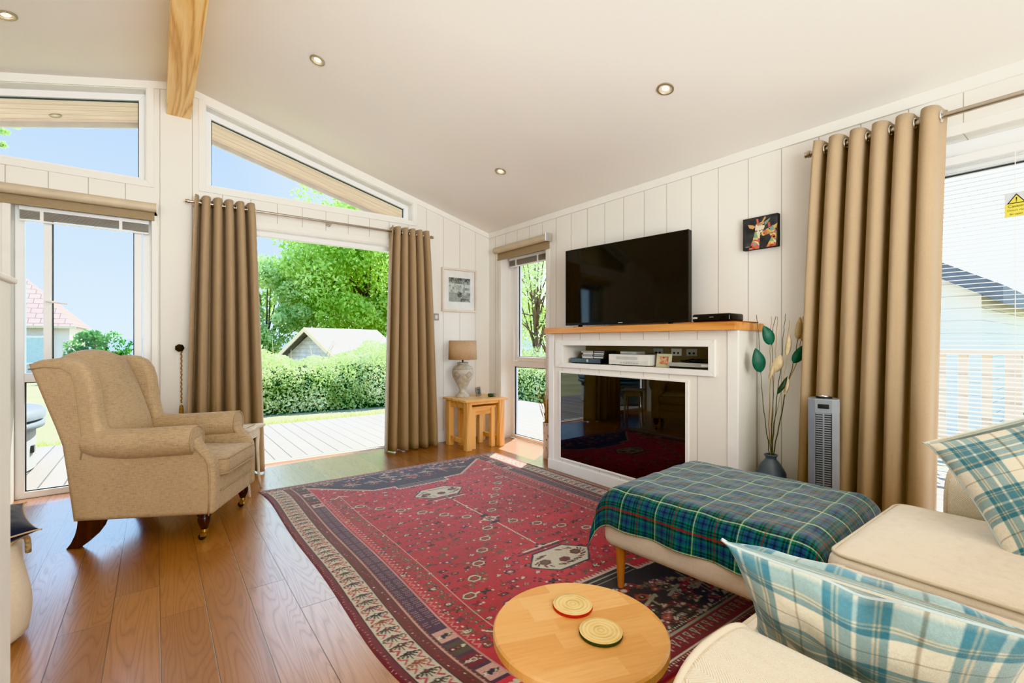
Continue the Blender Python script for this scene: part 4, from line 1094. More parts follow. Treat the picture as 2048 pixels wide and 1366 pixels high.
def drape(p, h, r):
    """arc-length position across a rounded edge -> (horizontal, drop)"""
    a = np.abs(p); s = np.sign(p); flat = h-r; hx = np.where(a < flat, a, 0.); dz = np.zeros_like(a)
    arc = (a >= flat) & (a < flat+r*PI/2); th = np.where(arc, (a-flat)/r, 0)
    hx = np.where(arc, flat+r*np.sin(th), hx); dz = np.where(arc, r*(1-np.cos(th)), dz)
    dn = a >= flat+r*PI/2; e = a-flat-r*PI/2
    hx = np.where(dn, h+.02*np.minimum(e*6, 1), hx); dz = np.where(dn, r+e, dz)
    return s*hx, dz
nu, nv = 300, 300
s = np.linspace(-OW-.135, OW+.08, nu); q = np.linspace(-OD-.075, OD+.12, nv)
Sg, Qg = np.meshgrid(s, q)
hx, dzx = drape(Sg, OW+.012, .085); hy, dzy = drape(Qg, OD+.012, .085)
z = .452 - np.maximum(dzx, dzy) - .75*np.minimum(dzx, dzy)
wr = .004*np.sin(Sg*31+Qg*9)*np.sin(Qg*23-Sg*5)+.003*np.sin(Sg*60+1)*np.sin(Qg*47)
z = z + wr*.5*np.exp(-((np.maximum(dzx, dzy))*8)**2)
z = z + .007*(1-(Sg/OW)**2).clip(0, 1)*(1-(Qg/OD)**2).clip(0, 1)
fold = .012*np.sin(Qg*26+.5)*(dzx > .05)+.0
hx = hx + np.sign(Sg)*fold*np.clip((dzx-.05)*8, 0, 1); hy = hy + np.sign(Qg)*.010*np.sin(Sg*24)*np.clip((dzy-.05)*8, 0, 1)
corner = np.minimum(dzx, dzy); hx = hx+np.sign(Sg)*corner*.10; hy = hy+np.sign(Qg)*corner*.10
bl = painted('tartan_blanket', np.stack([hx, hy, z], -1), tartan(Sg+.06, Qg+.03), M_blanket, solid=.004)
bl.location = (OC[0], OC[1], 0); bl.rotation_euler = (0, 0, OR)
tag(bl, 'green and navy tartan blanket draped over the footstool', 'blanket')

# ================================================================== sofa
def m_herring():
    m = NM('cream_herringbone'); p = m.sep(m.coord())
    zig = m.math('ABSOLUTE', m.math('SUBTRACT', m.math('FRACT', m.math('MULTIPLY', p[0], 26.0)), .5))
    w = m.math('SINE', m.math('MULTIPLY', m.math('ADD', m.math('ADD', p[1], p[2]), m.math('MULTIPLY', zig, .055)), 1300.0))
    n = m.noise(m.coord(), 220, 3, .7)
    f = m.math('ADD', m.math('MULTIPLY', w, .34), n)
    c = m.ramp(f, [(.2, srgb(198,182,156)), (.8, srgb(234,225,208))]); m.bump(w, .25, .002)
    return m.set(c, .95, spec=.2, Sheen_Weight=.2)
M_herr = m_herring()
so = thing('sofa', 'cream two seater sofa with rounded piped arms', 'sofa', (1.56, 0, 0)); o = (1.56, 0, 0)
obj('base_frame', MB().rbox(.74, 2.32, -.50, .47, .13, .32, .03), M_sofa, so, True, offset=o)
def cushion(x0, x1, y0, y1, z0, z1, r=.045):
    c = obj('seat_cushion', MB().rbox(x0, x1, y0, y1, z0, z1, r, puff=(0, .012, .024)), M_sofa, so, True, offset=o)
    k = .013; rr = .05
    def loop(zz):
        P = []
        for cx, cy, a0 in ((x1-rr, y1-rr, 0), (x0+rr, y1-rr, 1), (x0+rr, y0+rr, 2), (x1-rr, y0+rr, 3)):
            for q in range(5):
                a = PI/2*(a0+q/4); P.append((cx+(rr-k+.004)*math.cos(a), cy+(rr-k+.004)*math.sin(a), zz))
        return P+[P[0]]
    obj('piping', MB().tube(loop(z1-k+.002), .005, 6), M_sofapipe, c, True, offset=o)
    obj('piping', MB().tube(loop(z0+k), .005, 6), M_sofapipe, c, True, offset=o)
cushion(.862, 1.562, -.42, .535, .305, .452); cushion(1.568, 2.262, -.42, .545, .305, .472)
for x0, x1 in ((.575, .855), (2.266, 2.546)):
    c = (x0+x1)/2; hw = (x1-x0)/2; zt, hr = .608, .125
    arch = [(c+hw*math.copysign(abs(math.cos(t))**.75, math.cos(t)), zt-hr+hr*abs(math.sin(t))**.8) for t in [PI*k/22 for k in range(23)]]
    prof = [(x1, .12)] + arch + [(x0, .12)]
    a = obj('arm', MB().prism(prof, -.52, .405), M_herr, so, True, auto=50, offset=o)
    bv = a.modifiers.new('bevel', 'BEVEL'); bv.width = .014; bv.segments = 3; bv.limit_method = 'ANGLE'; bv.angle_limit = math.radians(60)
    P = [(c+(p[0]-c)*.985, .402, p[1]-(.002 if p[1] > .4 else 0)) for p in prof]
    obj('piping', MB().tube(P, .0058, 8), M_sofapipe, a, True, offset=o)
obj('back', MB().rbox(.54, 2.51, -.74, -.46, .13, .86, .08), M_sofa, so, True, offset=o)
for x0, x1 in ((.88, 1.56), (1.57, 2.25)):
    obj('back_cushion', MB().rbox(x0, x1, -.52, -.36, .45, .88, .06, puff=(0, .03, 0)), M_sofa, so, True, offset=o)
for x, y in ((.60, .30), (2.45, .30), (.60, -.66), (2.45, -.66)):
    obj('leg', MB().lathe([(.014, 0), (.024, .135), (.001, .135)], 16, (x, y, 0)), M_beech, so, True, auto=40, offset=o)

# scatter cushions
def plaid(s, tt):
    teal, cream, brown, beige, grey = [np.array(c, float) for c in ((66,118,134), (232,224,202), (150,128,104), (196,180,148), (150,172,176))]
    P = .168
    def thread(x):
        x = np.mod(x, P); c = np.zeros(x.shape+(3,)); c[:] = cream
        c[(x < .090)] = teal; c[(x > .012) & (x < .015)] = beige; c[(x > .018) & (x < .021)] = beige; c[(x > .070) & (x < .073)] = beige; c[(x > .076) & (x < .079)] = beige
        c[(x > .021) & (x < .070)] = teal*.72+grey*.28; c[np.abs(x-.045) < .0034] = cream
        c[np.abs(x-.127) < .0022] = brown; return c
    a, b = thread(s), thread(tt); d = np.minimum(a, b)*.15+(a*.5+b*.5)*.85
    return d
M_plaid = m_paint_attr('plaid_wool_cushion', .97, 420, .5, .35, .15, .16, 180)
def pillow(name, label, cat, ctr, u, n, w, h, th, colfn, mat, ph=(0, 0), dent=0, seed=1):
    """square cushion with drawn-in sides and pointed corners"""
    u = Vector(u).normalized(); n = Vector(n); n = (n-u*n.dot(u)).normalized(); v = n.cross(u)
    N = 130
    a = np.linspace(-1, 1, N); A, B = np.meshgrid(a, a)
    sx = 1-.13*np.sqrt(np.clip(1-B*B, 0, 1)); sy = 1-.13*np.sqrt(np.clip(1-A*A, 0, 1))
    x = A*w/2*sx; y = B*h/2*sy
    r = np.random.default_rng(seed); nz = smooth_noise(A.shape, 7, seed)-.5
    zz = th/2*np.clip((1-A**2), 0, 1)**.45*np.clip((1-B**2), 0, 1)**.45*(1+.25*nz)
    zz = zz*(1+.10*np.sin(A*9+B*3)*np.abs(B)**3)
    dn = dent*np.exp(-((A)**2)/.03)*np.clip(B, 0, 1)**2
    U, V_, Nn = np.array(u), np.array(v), np.array(n)
    out = []
    for sgn in (1, -1):
        pos = x[..., None]*U + (y-dn)[..., None]*V_ + (sgn*zz)[..., None]*Nn
        col = colfn(A*w/2+ph[0], B*h/2+ph[1])
        if sgn < 0: pos = pos[:, ::-1]; col = col[:, ::-1]
        out.append((pos, col))
    pos = np.concatenate([out[0][0], out[1][0][::-1]], 0); col = np.concatenate([out[0][1], out[1][1][::-1]], 0)
    ob = painted(name, pos, col, mat); ob.location = ctr
    import bmesh
    bm_ = bmesh.new(); bm_.from_mesh(ob.data); bmesh.ops.remove_doubles(bm_, verts=bm_.verts, dist=2e-5); bmesh.ops.recalc_face_normals(bm_, faces=bm_.faces); bm_.to_mesh(ob.data); bm_.free()
    tag(ob, label, cat)
    e = []
    for i in range(0, N, 3): e.append((x[0, i], y[0, i]))
    for i in range(0, N, 3): e.append((x[i, -1], y[i, -1]))
    for i in range(N-1, -1, -3): e.append((x[-1, i], y[-1, i]-dn[-1, i]))
    for i in range(N-1, -1, -3): e.append((x[i, 0], y[i, 0]))
    P = [tuple(Vector(u)*p[0]+Vector(v)*p[1]) for p in e]
    obj('edge_piping', MB().tube(P+[P[0]], .0032, 6), M_pipe if mat is not M_plaid else m_plain('pale_blue_piping', srgb(200,212,212), .9), ob, True)
    return ob
pillow('scatter_cushion', 'teal and cream plaid cushion leaning on the herringbone sofa arm nearest the round table', 'cushion', (.97, .277, .575), (.2, -.98, -.04), (-.74, -.1, -.66), .40, .38, .14, plaid, M_plaid, (.05, .02), .02, 3)
pillow('scatter_cushion', 'teal and cream plaid cushion slumped by the far sofa arm near the glazed door', 'cushion', (2.045, .125, .675), (.16, -.37, .175), (-.80, -.12, .58), .44, .42, .15, plaid, M_plaid, (.02, .09), 0, 4)

# ================================================================== round table and coasters
def m_butcher():
    m = NM('oak_strip_table'); p = m.sep(m.coord(rot=(0, 0, .35)))
    row = m.math('FLOOR', m.math('DIVIDE', m.math('ADD', p[1], 5), .052))
    wn = m.new('ShaderNodeTexWhiteNoise', noise_dimensions='1D'); m.link(row, wn.inputs['W'])
    cell = m.math('ADD', m.math('FLOOR', m.math('DIVIDE', m.math('ADD', p[0], m.math('MULTIPLY', wn.outputs['Value'], 3.0)), .24)), m.math('MULTIPLY', row, 13.7))
    w2 = m.new('ShaderNodeTexWhiteNoise', noise_dimensions='1D'); m.link(cell, w2.inputs['W'])
    base = m.ramp(w2.outputs['Value'], [(0, srgb(206,150,86)), (.5, srgb(218,166,102)), (1, srgb(228,182,120))])
    cv = m.new('ShaderNodeCombineXYZ'); m.val(m.math('MULTIPLY', p[0], .08), cv.inputs[0]); m.val(p[1], cv.inputs[1]); m.val(cell, cv.inputs[2])
    g = m.noise(cv.outputs[0], 120, 4, .65); c = m.mix(m.math('MULTIPLY', m.math('SUBTRACT', g, .4), .9), base, srgb(176,116,60))
    return m.set(c, .35)
t = thing('round_side_table', 'round oak side table holding two coasters', 'side table', (.745, .735, 0))
obj('table_top', MB().lathe([(.001, .425), (.186, .425), (.191, .430), (.191, .446), (.187, .45), (.001, .45)], 72), m_butcher(), t, True, auto=30)
obj('under_frame', MB().lathe([(.09, .405), (.12, .405), (.12, .426), (.09, .426)], 32), M_beech, t, True, auto=30)
for k in range(3):
    a = math.radians(205+120*k); obj('leg', MB().tube([(.105*math.cos(a), .105*math.sin(a), .43), (.165*math.cos(a), .165*math.sin(a), .004)], [.017, .011], 14), M_oakz, t, True, auto=40)
def m_coaster():
    m = NM('turned_pale_wood'); p = m.sep(m.coord()); r = m.math('SQRT', m.math('ADD', m.math('POWER', p[0], 2), m.math('POWER', p[1], 2)))
    w = m.math('SINE', m.math('MULTIPLY', r, 700)); c = m.ramp(m.math('ADD', m.math('MULTIPLY', w, .2), m.noise(m.coord(), 30, 3)), [(.2, srgb(214,180,114)), (.8, srgb(238,212,150))])
    m.bump(w, .4, .002); return m.set(c, .55)
M_coast = m_coaster()
def coaster(x, y, label, col):
    c = thing('coaster', label, 'coaster', (x, y, .45), random.uniform(0, 3), 'round coasters on the oak side table')
    obj('disc', MB().lathe([(.001, .004), (.045, .004), (.046, .008), (.044, .0095), (.022, .009), (.021, .0082), (.02, .009), (.001, .0092)], 40), M_coast, c, True, auto=40)
    obj('felt_rim', MB().lathe([(.001, 0), (.045, 0), (.0468, .003), (.0462, .0072), (.001, .0045)], 40), m_plain('felt', col, .9), c, True, auto=40)
coaster(.786, .798, 'pale coaster with a red rim on the round oak side table', srgb(186,44,44))
coaster(.762, .688, 'pale coaster with a dark green rim on the round oak side table', srgb(58,74,54))

# ================================================================== sack and dark cushion by the partition
M_canvas = m_fabric('natural_canvas', srgb(222,208,184), .06, .95)
t = thing('storage_sack', 'cream canvas storage sack with rope handles beside the white partition', 'sack', (-.545, 2.45, 0))
def sk(u, v):
    a = 2*PI*u; r = .155+.02*math.sin(PI*min(1, v*1.3))-.03*max(0, v-.7)+.006*math.sin(a*7+v*5)*v
    r *= (.3+.7*min(1, v*8)) if v < .125 else 1
    return (r*math.cos(a), r*math.sin(a), .36*max(0, (v-.06)/.94))
obj('fabric_body', MB().grid(sk, 40, 16, True), M_canvas, t, True, solid=.006)
for a in (-.4, PI-.4):
    P = [(.155*math.cos(a+.5*math.cos(k*PI/8)), .155*math.sin(a+.5*math.cos(k*PI/8)), .30+.085*math.sin(k*PI/8)) for k in range(9)]
    obj('rope_handle', MB().tube([(p[0]*1.08, p[1]*1.08, p[2]) for p in P], .009, 8), m_plain('jute_rope', srgb(190,166,128), .95, var=.25, scale=80), t, True)
navy = lambda s_, t_: np.broadcast_to(np.array((44,48,62), float), s_.shape+(3,)).copy()
M_navy = m_paint_attr('navy_cushion_cloth', .95, 420, .4, .3, .15, .15)
pillow('dark_cushion', 'dark navy cushion lying on top of the cream canvas sack', 'cushion', (-.53, 2.44, .405), (.77, .2, .12), (-.1, -.1, 1), .34, .34, .12, navy, M_navy, (0, 0), 0, 8)
# ================================================================== patterned wool rug
def rug_colours(nu, nv, W, L):
    u = np.linspace(0, W, nu); v = np.linspace(0, L, nv); U, V = np.meshgrid(u, v)
    r = np.random.default_rng(77); du = W/(nu-1); dv = L/(nv-1)
    RED, DRED, MAR, CRM, NAVY, BRN, OLV, ORG, BLK, PNK, PUR = [np.array(c, float) for c in ((224,54,74), (172,32,54), (122,32,50), (226,216,192), (46,38,60), (116,56,52), (112,98,80), (206,112,50), (34,28,34), (206,120,116), (82,50,84))]
    img = np.zeros((nv, nu, 3)); img[:] = RED
    img *= (1-.13*smooth_noise((nv, nu), 9, 1)[..., None]); 
    st = smooth_noise((nv, 2), 60, 3)[:, :1]; img *= (1-.10*st[..., None])
    cu, cv = W/2, 1.405
    def win(x0, x1, y0, y1):
        a = max(0, int(x0/du)-1); b = min(nu, int(x1/du)+2); c = max(0, int(y0/dv)-1); d = min(nv, int(y1/dv)+2)
        return slice(c, d), slice(a, b)
    def polyf(pts, col):
        xs = [p[0] for p in pts]; ys = [p[1] for p in pts]; w = win(min(xs), max(xs), min(ys), max(ys)); u_, v_ = U[w], V[w]
        if u_.size == 0: return
        m = np.zeros(u_.shape, bool); j = len(pts)-1
        for i in range(len(pts)):
            xi, yi = pts[i]; xj, yj = pts[j]
            m ^= ((yi > v_) != (yj > v_)) & (u_ < (xj-xi)*(v_-yi)/(yj-yi+1e-12)+xi); j = i
        img[w][m] = col
    def line(p, q, wd, col):
        (x0, y0), (x1, y1) = p, q; w = win(min(x0, x1)-wd, max(x0, x1)+wd, min(y0, y1)-wd, max(y0, y1)+wd); u_, v_ = U[w], V[w]
        if u_.size == 0: return
        L2 = (x1-x0)**2+(y1-y0)**2+1e-12; t = np.clip(((u_-x0)*(x1-x0)+(v_-y0)*(y1-y0))/L2, 0, 1)
        m = np.hypot(u_-x0-t*(x1-x0), v_-y0-t*(y1-y0)) < wd; img[w][m] = col
    def hexa(c, a, b): return [(c[0]-a, c[1]), (c[0]-a*.5, c[1]-b), (c[0]+a*.5, c[1]-b), (c[0]+a, c[1]), (c[0]+a*.5, c[1]+b), (c[0]-a*.5, c[1]+b)]
    def dot(c, s, col): polyf([(c[0]-s, c[1]-s), (c[0]+s, c[1]-s), (c[0]+s, c[1]+s), (c[0]-s, c[1]+s)], col)
    def motif(c, s, k, cols):
        x, y = c; a, b, d = cols
        if k == 0:
            polyf(hexa(c, s, s*.6), a); polyf(hexa(c, s*.6, s*.35), b); dot(c, s*.16, d)
        elif k == 1:
            for dx, dy in ((0, 0), (s*.6, 0), (-s*.6, 0), (0, s*.6), (0, -s*.6)): polyf([(x+dx-s*.3, y+dy), (x+dx, y+dy-s*.3), (x+dx+s*.3, y+dy), (x+dx, y+dy+s*.3)], a if dx or dy else b)
        elif k == 2:
            polyf([(x-s, y+s*.5), (x, y-s*.6), (x+s, y+s*.5)], a); line((x-s*.4, y+s*.3), (x+s*.1, y-s*.3), .004, d); line((x, y+s*.3), (x+s*.4, y), .004, d)
        elif k == 3:
            line((x-s, y-s*.3), (x+s, y+s*.3), .006, a); line((x-s*.5, y+s*.5), (x+s*.5, y-s*.5), .006, a); dot((x+s, y+s*.3), s*.2, d); dot((x-s, y-s*.3), s*.2, b)
        elif k == 4:
            polyf([(x-s, y), (x-s*.2, y-s*.5), (x+s, y-s*.2), (x+s*.3, y+s*.5)], a); polyf([(x-s*.4, y), (x, y-s*.25), (x+s*.4, y), (x, y+s*.25)], b); dot(c, s*.14, d)
        else:
            for q in range(4): line((x-s+q*s*.5, y-s*.4), (x-s+q*s*.5+s*.3, y+s*.4), .004, a)
            dot((x, y), s*.18, d)
    fld0, fld1 = .28, W-.28
    # dense scatter of small motifs over the field
    p = [MAR, NAVY, OLV, BRN, DRED*.8, BLK, PUR, OLV*.9]
    for j, yy in enumerate(np.arange(.16, L-.15, .066)):
        for i, xx in enumerate(np.arange(fld0+.03, fld1-.02, .066)):
            if r.random() < .12: continue
            c = (xx+(.033 if j % 2 else 0)+r.uniform(-.016, .016), yy+r.uniform(-.016, .016))
            motif(c, r.uniform(.016, .033), int(r.integers(0, 6)), (p[r.integers(0, 8)], [RED, ORG, OLV, PNK, CRM][r.integers(0, 5)], [CRM, CRM, PNK][r.integers(0, 3)]))
            if r.random() < .45:
                q = r.uniform(0, 6.28); line(c, (c[0]+.038*math.cos(q), c[1]+.038*math.sin(q)), .0028, p[r.integers(0, 8)])
    for k in range(1500): dot((r.uniform(fld0, fld1), r.uniform(.1, L-.1)), r.uniform(.002, .005), [CRM, NAVY, OLV, PNK, MAR][r.integers(0, 5)])
    # olive guard gardens beside the borders
    for sgn in (0, 1):
        f = (lambda x: x) if sgn == 0 else (lambda x: W-x)
        for y in np.arange(.50, 2.40, .034):
            motif((f(.335+.015*math.sin(y*60)), y), .021, 1, (OLV*.9, BRN, CRM)); motif((f(.375), y+.016), .016, 0, (OLV, MAR, CRM)); dot((f(.318), y+.01), .004, CRM); dot((f(.362), y), .003, PNK)
            line((f(.288), y-.012), (f(.305), y), .0026, PNK*.6+CRM*.4); line((f(.305), y), (f(.288), y+.012), .0026, PNK*.6+CRM*.4)
        line((f(.405), .45), (f(.405), 2.36), .0032, CRM*.9)
        for e in (.45, 2.36): line((f(.405), e), (f(.36), e+(.05 if e < 1 else -.05)), .004, CRM); line((f(.405), e), (f(.45), e+(.05 if e < 1 else -.05)), .004, CRM)
    # pole and ivory medallions
    line((cu, .80), (cu, 2.02), .0045, CRM)
    for y in np.arange(.9, 2.0, .11): dot((cu, y), .009, CRM); dot((cu, y), .005, MAR)
    for cy in (.775, 2.035):
        polyf(hexa((cu, cy), .198, .108), NAVY); polyf(hexa((cu, cy), .186, .098), CRM)
        for dx in (-.10, 0, .10): polyf(hexa((cu+dx, cy+(0 if dx else .03)), .034, .024), BRN); polyf(hexa((cu+dx, cy+(0 if dx else .03)), .02, .013), [OLV, MAR, OLV][int(dx*10)+1])
        for k in range(34):
            a = r.uniform(0, 2*PI); line((cu+.155*math.cos(a), cy+.075*math.sin(a)), (cu+.135*math.cos(a+.2), cy+.06*math.sin(a+.2)), .004, [MAR, BLK, OLV, BRN][k % 4])
        s = 1 if cy < 1.4 else -1
        for k in range(3):
            y = cy+s*(.13+.02*k); line((cu-.16+.04*k, y), (cu+.16-.04*k, y), .005, [NAVY, CRM, OLV][k])
        motif((cu, cy+s*.16), .04, 1, (NAVY, CRM, CRM))
    for dy in (-.06, 0, .06): polyf(hexa((cu, cv+dy), .05 if dy == 0 else .035, .03 if dy == 0 else .016), CRM if dy == 0 else NAVY)
    polyf(hexa((cu, cv), .034, .02), BRN)
    for dx in (-.07, .07): line((cu, cv), (cu+dx, cv), .004, CRM)
    # diagonal chains of little framed hexagons
    for sx in (-1, 1):
        for sy in (-1, 1):
            prev = (cu, cv)
            for k in range(1, 7):
                c = (cu+sx*.092*k, cv+sy*.112*k)
                line(prev, c, .0028, BLK*.6+CRM*.4); prev = c
            for k in range(1, 7):
                c = (cu+sx*.092*k, cv+sy*.112*k); polyf(hexa(c, .039, .027), BLK); polyf(hexa(c, .036, .0245), CRM); polyf(hexa(c, .027, .017), OLV*.6+BRN*.4); polyf(hexa(c, .014, .009), ORG*.4+DRED*.6)
    # dark end fields with stepped pale outlines
    for end in (0, 1):
        g = (lambda y: y) if end == 0 else (lambda y: 2*cv-y)
        P = [(.26, .125), (.45, .29), (.64, .46), (.80, .47), (.80, .535), (1.21, .535), (1.21, .47), (1.37, .46), (1.56, .29), (1.75, .125)]
        pts = [(x, g(y)) for x, y in P] + [(1.76, g(-.0)), (.25, g(.0))] if end == 0 else [(x, g(y)) for x, y in P] + [(1.76, L), (.25, L)]
        base = NAVY*.72+PUR*.28 if end == 0 else BLK*.8+NAVY*.2
        for a, b in zip(P[:-1], P[1:]):
            n = max(1, int(math.hypot(b[0]-a[0], b[1]-a[1])/.022))
            for k in range(n):
                x = a[0]+(b[0]-a[0])*(k+.5)/n; y = a[1]+(b[1]-a[1])*(k+.5)/n; polyf([(x-.012, g(y)), (x, g(y+.026)), (x+.012, g(y))], CRM*.75+PNK*.25)
        polyf(pts, base)
        for a, b in zip(P[:-1], P[1:]): line((a[0], g(a[1])), (b[0], g(b[1])), .006, CRM*.8+PNK*.2)
        for y0 in (.505, .475):
            line((.82, g(y0)), (1.19, g(y0)), .0035, CRM*.8)
        for k in range(150 if end == 0 else 330):
            x = r.uniform(.3, 1.71); lim = .08+.36*(1-abs(x-cu)/.75)
            y = r.uniform(.06, max(.09, lim)); motif((x, g(y)), r.uniform(.014, .032), int(r.integers(0, 6)), ([PUR, MAR, OLV, CRM*.8, DRED, BRN*1.3][r.integers(0, 6)], [ORG, CRM, DRED, PNK][r.integers(0, 4)], CRM))
        for k in range(7):
            x = cu-.45+.15*k; y = .23+.03*math.sin(k*2.3); line((x-.05, g(y)), (x+.06, g(y+.03)), .008, CRM*.85); line((x, g(y-.03)), (x+.02, g(y+.06)), .006, CRM*.8); motif((x, g(y+.05)), .036, 0, (ORG*.5+DRED*.5 if k % 2 else OLV, BLK, CRM))
        for x in (cu-.26, cu+.26): line((x, g(.10)), (x+.05, g(.34)), .003, CRM*.85)
    # long borders
    def band(a, b, col, f):
        m = (f(U) >= a) & (f(U) < b); img[m] = col*(1-.12*smooth_noise((nv, nu), 23, 5)[m][..., None])
    for sgn in (0, 1):
        f = (lambda x: x) if sgn == 0 else (lambda x: W-x); X = f
        band(0, .034, MAR, f); band(.034, .039, BLK, f); band(.039, .134, CRM, f); band(.134, .139, BLK, f); band(.139, .184, BRN*.8+MAR*.2, f); band(.184, .189, PNK*.5+CRM*.5, f); band(.189, .199, BRN, f)
        band(.199, .271, np.array((84,56,84.)), f); band(.271, .277, PNK*.55+CRM*.45, f)
        y = .05; k = 0
        while y < L-.04:
            lc = [BLK*.6+OLV*.4, OLV*.7, BRN*.8, BLK*.7+NAVY*.3, ORG*.5+BRN*.5][k % 5]
            for j in range(7):           # feathered leaf in the ivory band
                s = (j-3)/3; line((X(.087+.008*s), y+.012), (X(.087+.040*s), y+.020+.026*(1-abs(s))), .0034, lc)
            polyf([(X(.087-.013), y+.014), (X(.087), y+.002), (X(.087+.013), y+.014), (X(.087), y+.030)], lc*.8); dot((X(.087), y+.014), .004, [DRED, CRM, OLV, PNK][k % 4])
            for q in (-1, 1):
                line((X(.087+q*.034), y+.004), (X(.087+q*.018), y-.012), .0034, DRED*.8+PNK*.2); line((X(.087+q*.018), y-.012), (X(.087+q*.038), y-.022), .0034, PNK*.6+DRED*.4); dot((X(.087+q*.04), y+.028), .0045, [OLV, MAR, ORG][k % 3])
            y += .058; k += 1
        for y in np.arange(.03, L-.02, .021):
            dot((X(.012+.006*math.sin(y*40)), y), .0022, PNK*.6+CRM*.4); dot((X(.024), y+.01), .003, [PUR, BRN, NAVY][int(y*50) % 3]); dot((X(.161+.009*math.sin(y*31)), y), .0026, [CRM, PNK, OLV, RED][int(y*70) % 4]); dot((X(.150), y+.012), .0035, MAR); dot((X(.174), y+.005), .003, OLV*.8)
            dot((X(.194), y), .0022, CRM*.8)
        for i, yy in enumerate(np.arange(.62, 2.18, .0135)):
            for xx in np.arange(.205+(.004 if i % 2 else 0), .268, .0085): dot((X(xx), yy), .0016, PNK*.5+CRM*.5)
        for y0 in np.concatenate([np.arange(.10, .58, .085), np.arange(2.22, L-.08, .085)]):
            kk = int(y0*100) % 5; c0 = [OLV*.8, RED, PNK*.5+CRM*.5, BLK*.7+OLV*.3, MAR][kk]
            polyf([(X(.201), y0), (X(.269), y0), (X(.269), y0+.07), (X(.201), y0+.07)], c0)
            for q in range(3): motif((X(.215+.02*q), y0+.035), .016, (kk+q) % 5, ([BLK, CRM, NAVY, DRED, CRM][kk], [RED, BLK, CRM, ORG, BRN][kk], CRM))
    # end borders
    for end, y0 in ((0, 0), (1, L)):
        g = (lambda d: d) if end == 0 else (lambda d: L-d*1.9)
        for a, b, col in ((0, .022, MAR), (.022, .026, CRM), (.026, .066, DRED*.7+BLK*.3), (.066, .071, CRM*.8)):
            lo, hi = sorted((g(a), g(b))); m = (V >= lo) & (V < hi); img[m] = col
        for x in np.arange(.02, W-.01, .042):
            polyf([(x, g(.060)), (x+.014, g(.034)), (x+.028, g(.060))], CRM*.85); polyf([(x+.008, g(.056)), (x+.014, g(.044)), (x+.020, g(.056))], [MAR, OLV, NAVY][int(x*100) % 3]); dot((x+.035, g(.045)), .004, PNK)
            dot((x, g(.011)), .0028, CRM)
            if end:
                for q in (0, .014, .028): dot((x+q, g(.078)), .003, CRM); dot((x+q, g(.018)), .003, CRM)
    img *= (1-.09*r.random((nv, nu, 1)))
    return img
W, L = 2.012, 2.87; nu, nv = 512, 730
col = rug_colours(nu, nv, W, L)
Ug, Vg = np.meshgrid(np.linspace(0, W, nu), np.linspace(0, L, nv))
x = .602+Ug; y = 3.752-Vg
x = x - .026*np.clip(1-Vg/.35, 0, 1)**2*(1-Ug/W) + .05*np.clip((Vg-2.1)/.5, 0, 1)**2*(1-Ug/W) + .005*np.sin(Vg*5)*(1-Ug/W)
y = y + .02*(1-Ug/W) - .012*np.sin(PI*Ug/W)
z = .007 + .0012*np.sin(Ug*7+Vg*4)*np.sin(Vg*6)
z = z*(np.minimum(1, np.minimum(np.minimum(Ug, W-Ug), np.minimum(Vg, L-Vg))/.008)*.85+.15)
rug = painted('patterned_rug', np.stack([x, y, z], -1), col, m_paint_attr('wool_rug_pile', .95, 700, .7, .42, .15, .3, 260))
tag(rug, 'large red patterned wool rug with cream and navy borders on the oak floor', 'rug')
# ================================================================== garden and deck
def m_deck():
    m = NM('weathered_deck'); p = m.sep(m.coord()); W = .145
    bx = m.math('DIVIDE', m.math('ADD', p[0], 20), W); t = m.math('FRACT', bx)
    d = m.math('MULTIPLY', m.math('MINIMUM', t, m.math('SUBTRACT', 1.0, t)), W); g = m.math('MINIMUM', m.math('DIVIDE', d, .011), 1.0)
    wn = m.new('ShaderNodeTexWhiteNoise', noise_dimensions='1D'); m.link(m.math('FLOOR', bx), wn.inputs['W'])
    n = m.noise(m.coord(scale=(1, .06, 1)), 60, 4, .65)
    c = m.ramp(m.math('ADD', m.math('MULTIPLY', n, .7), m.math('MULTIPLY', wn.outputs['Value'], .3)), [(.25, srgb(96,91,87)), (.75, srgb(124,120,116))])
    c = m.mix(m.math('SUBTRACT', 1.0, g), c, srgb(26,22,20)); m.bump(g, .6, .008); return m.set(c, .8)
M_deck = m_deck()
mb = MB(); mb.box(-3.4, 5.45, YW+.185, 6.9, -.09, -.025); mb.box(XW+.195, 5.45, -3.4, YW+.185, -.09, -.025)
S('deck_floor', mb, M_deck, 'weathered timber deck around the lodge', 'deck')
mb = MB(); mb.box(-3.4, 5.45, 6.87, 6.9, -.36, -.09); mb.box(5.42, 5.45, -3.4, 6.9, -.36, -.09)
S('trim_10', mb, M_deck, 'edge board of the deck', 'trim')
def m_lawn():
    m = NM('lawn'); v = m.coord(); n = m.math('ADD', m.math('MULTIPLY', m.noise(v, .7, 3), .5), m.math('MULTIPLY', m.noise(v, 40, 3, .7), .5))
    c = m.ramp(n, [(.3, srgb(112,112,84)), (.5, srgb(134,132,104)), (.7, srgb(152,148,122))]); m.bump(m.noise(v, 90, 2), .5, .03); return m.set(c, .95, spec=.1)
mb = MB(); mb.grid(lambda u, v: (-60+120*u, -20+85*v, -.34 - (.9*max(0, (-20+85*v-12)/30) if v > .37 else 0)), 30, 60)
S('ground_lawn', mb, m_lawn(), 'sunlit lawn beyond the deck', 'lawn', smooth=True)
mb = MB(); mb.grid(lambda u, v: (-700+1500*u, 420+40*v, -6+13.5*v*(.75+.25*math.sin(u*13)+.08*math.sin(u*41))), 60, 6)
S('distant_hills', mb, m_plain('hazy_blue_hill', srgb(150,180,206), .9), 'hazy blue hills on the horizon', 'hills', smooth=True)
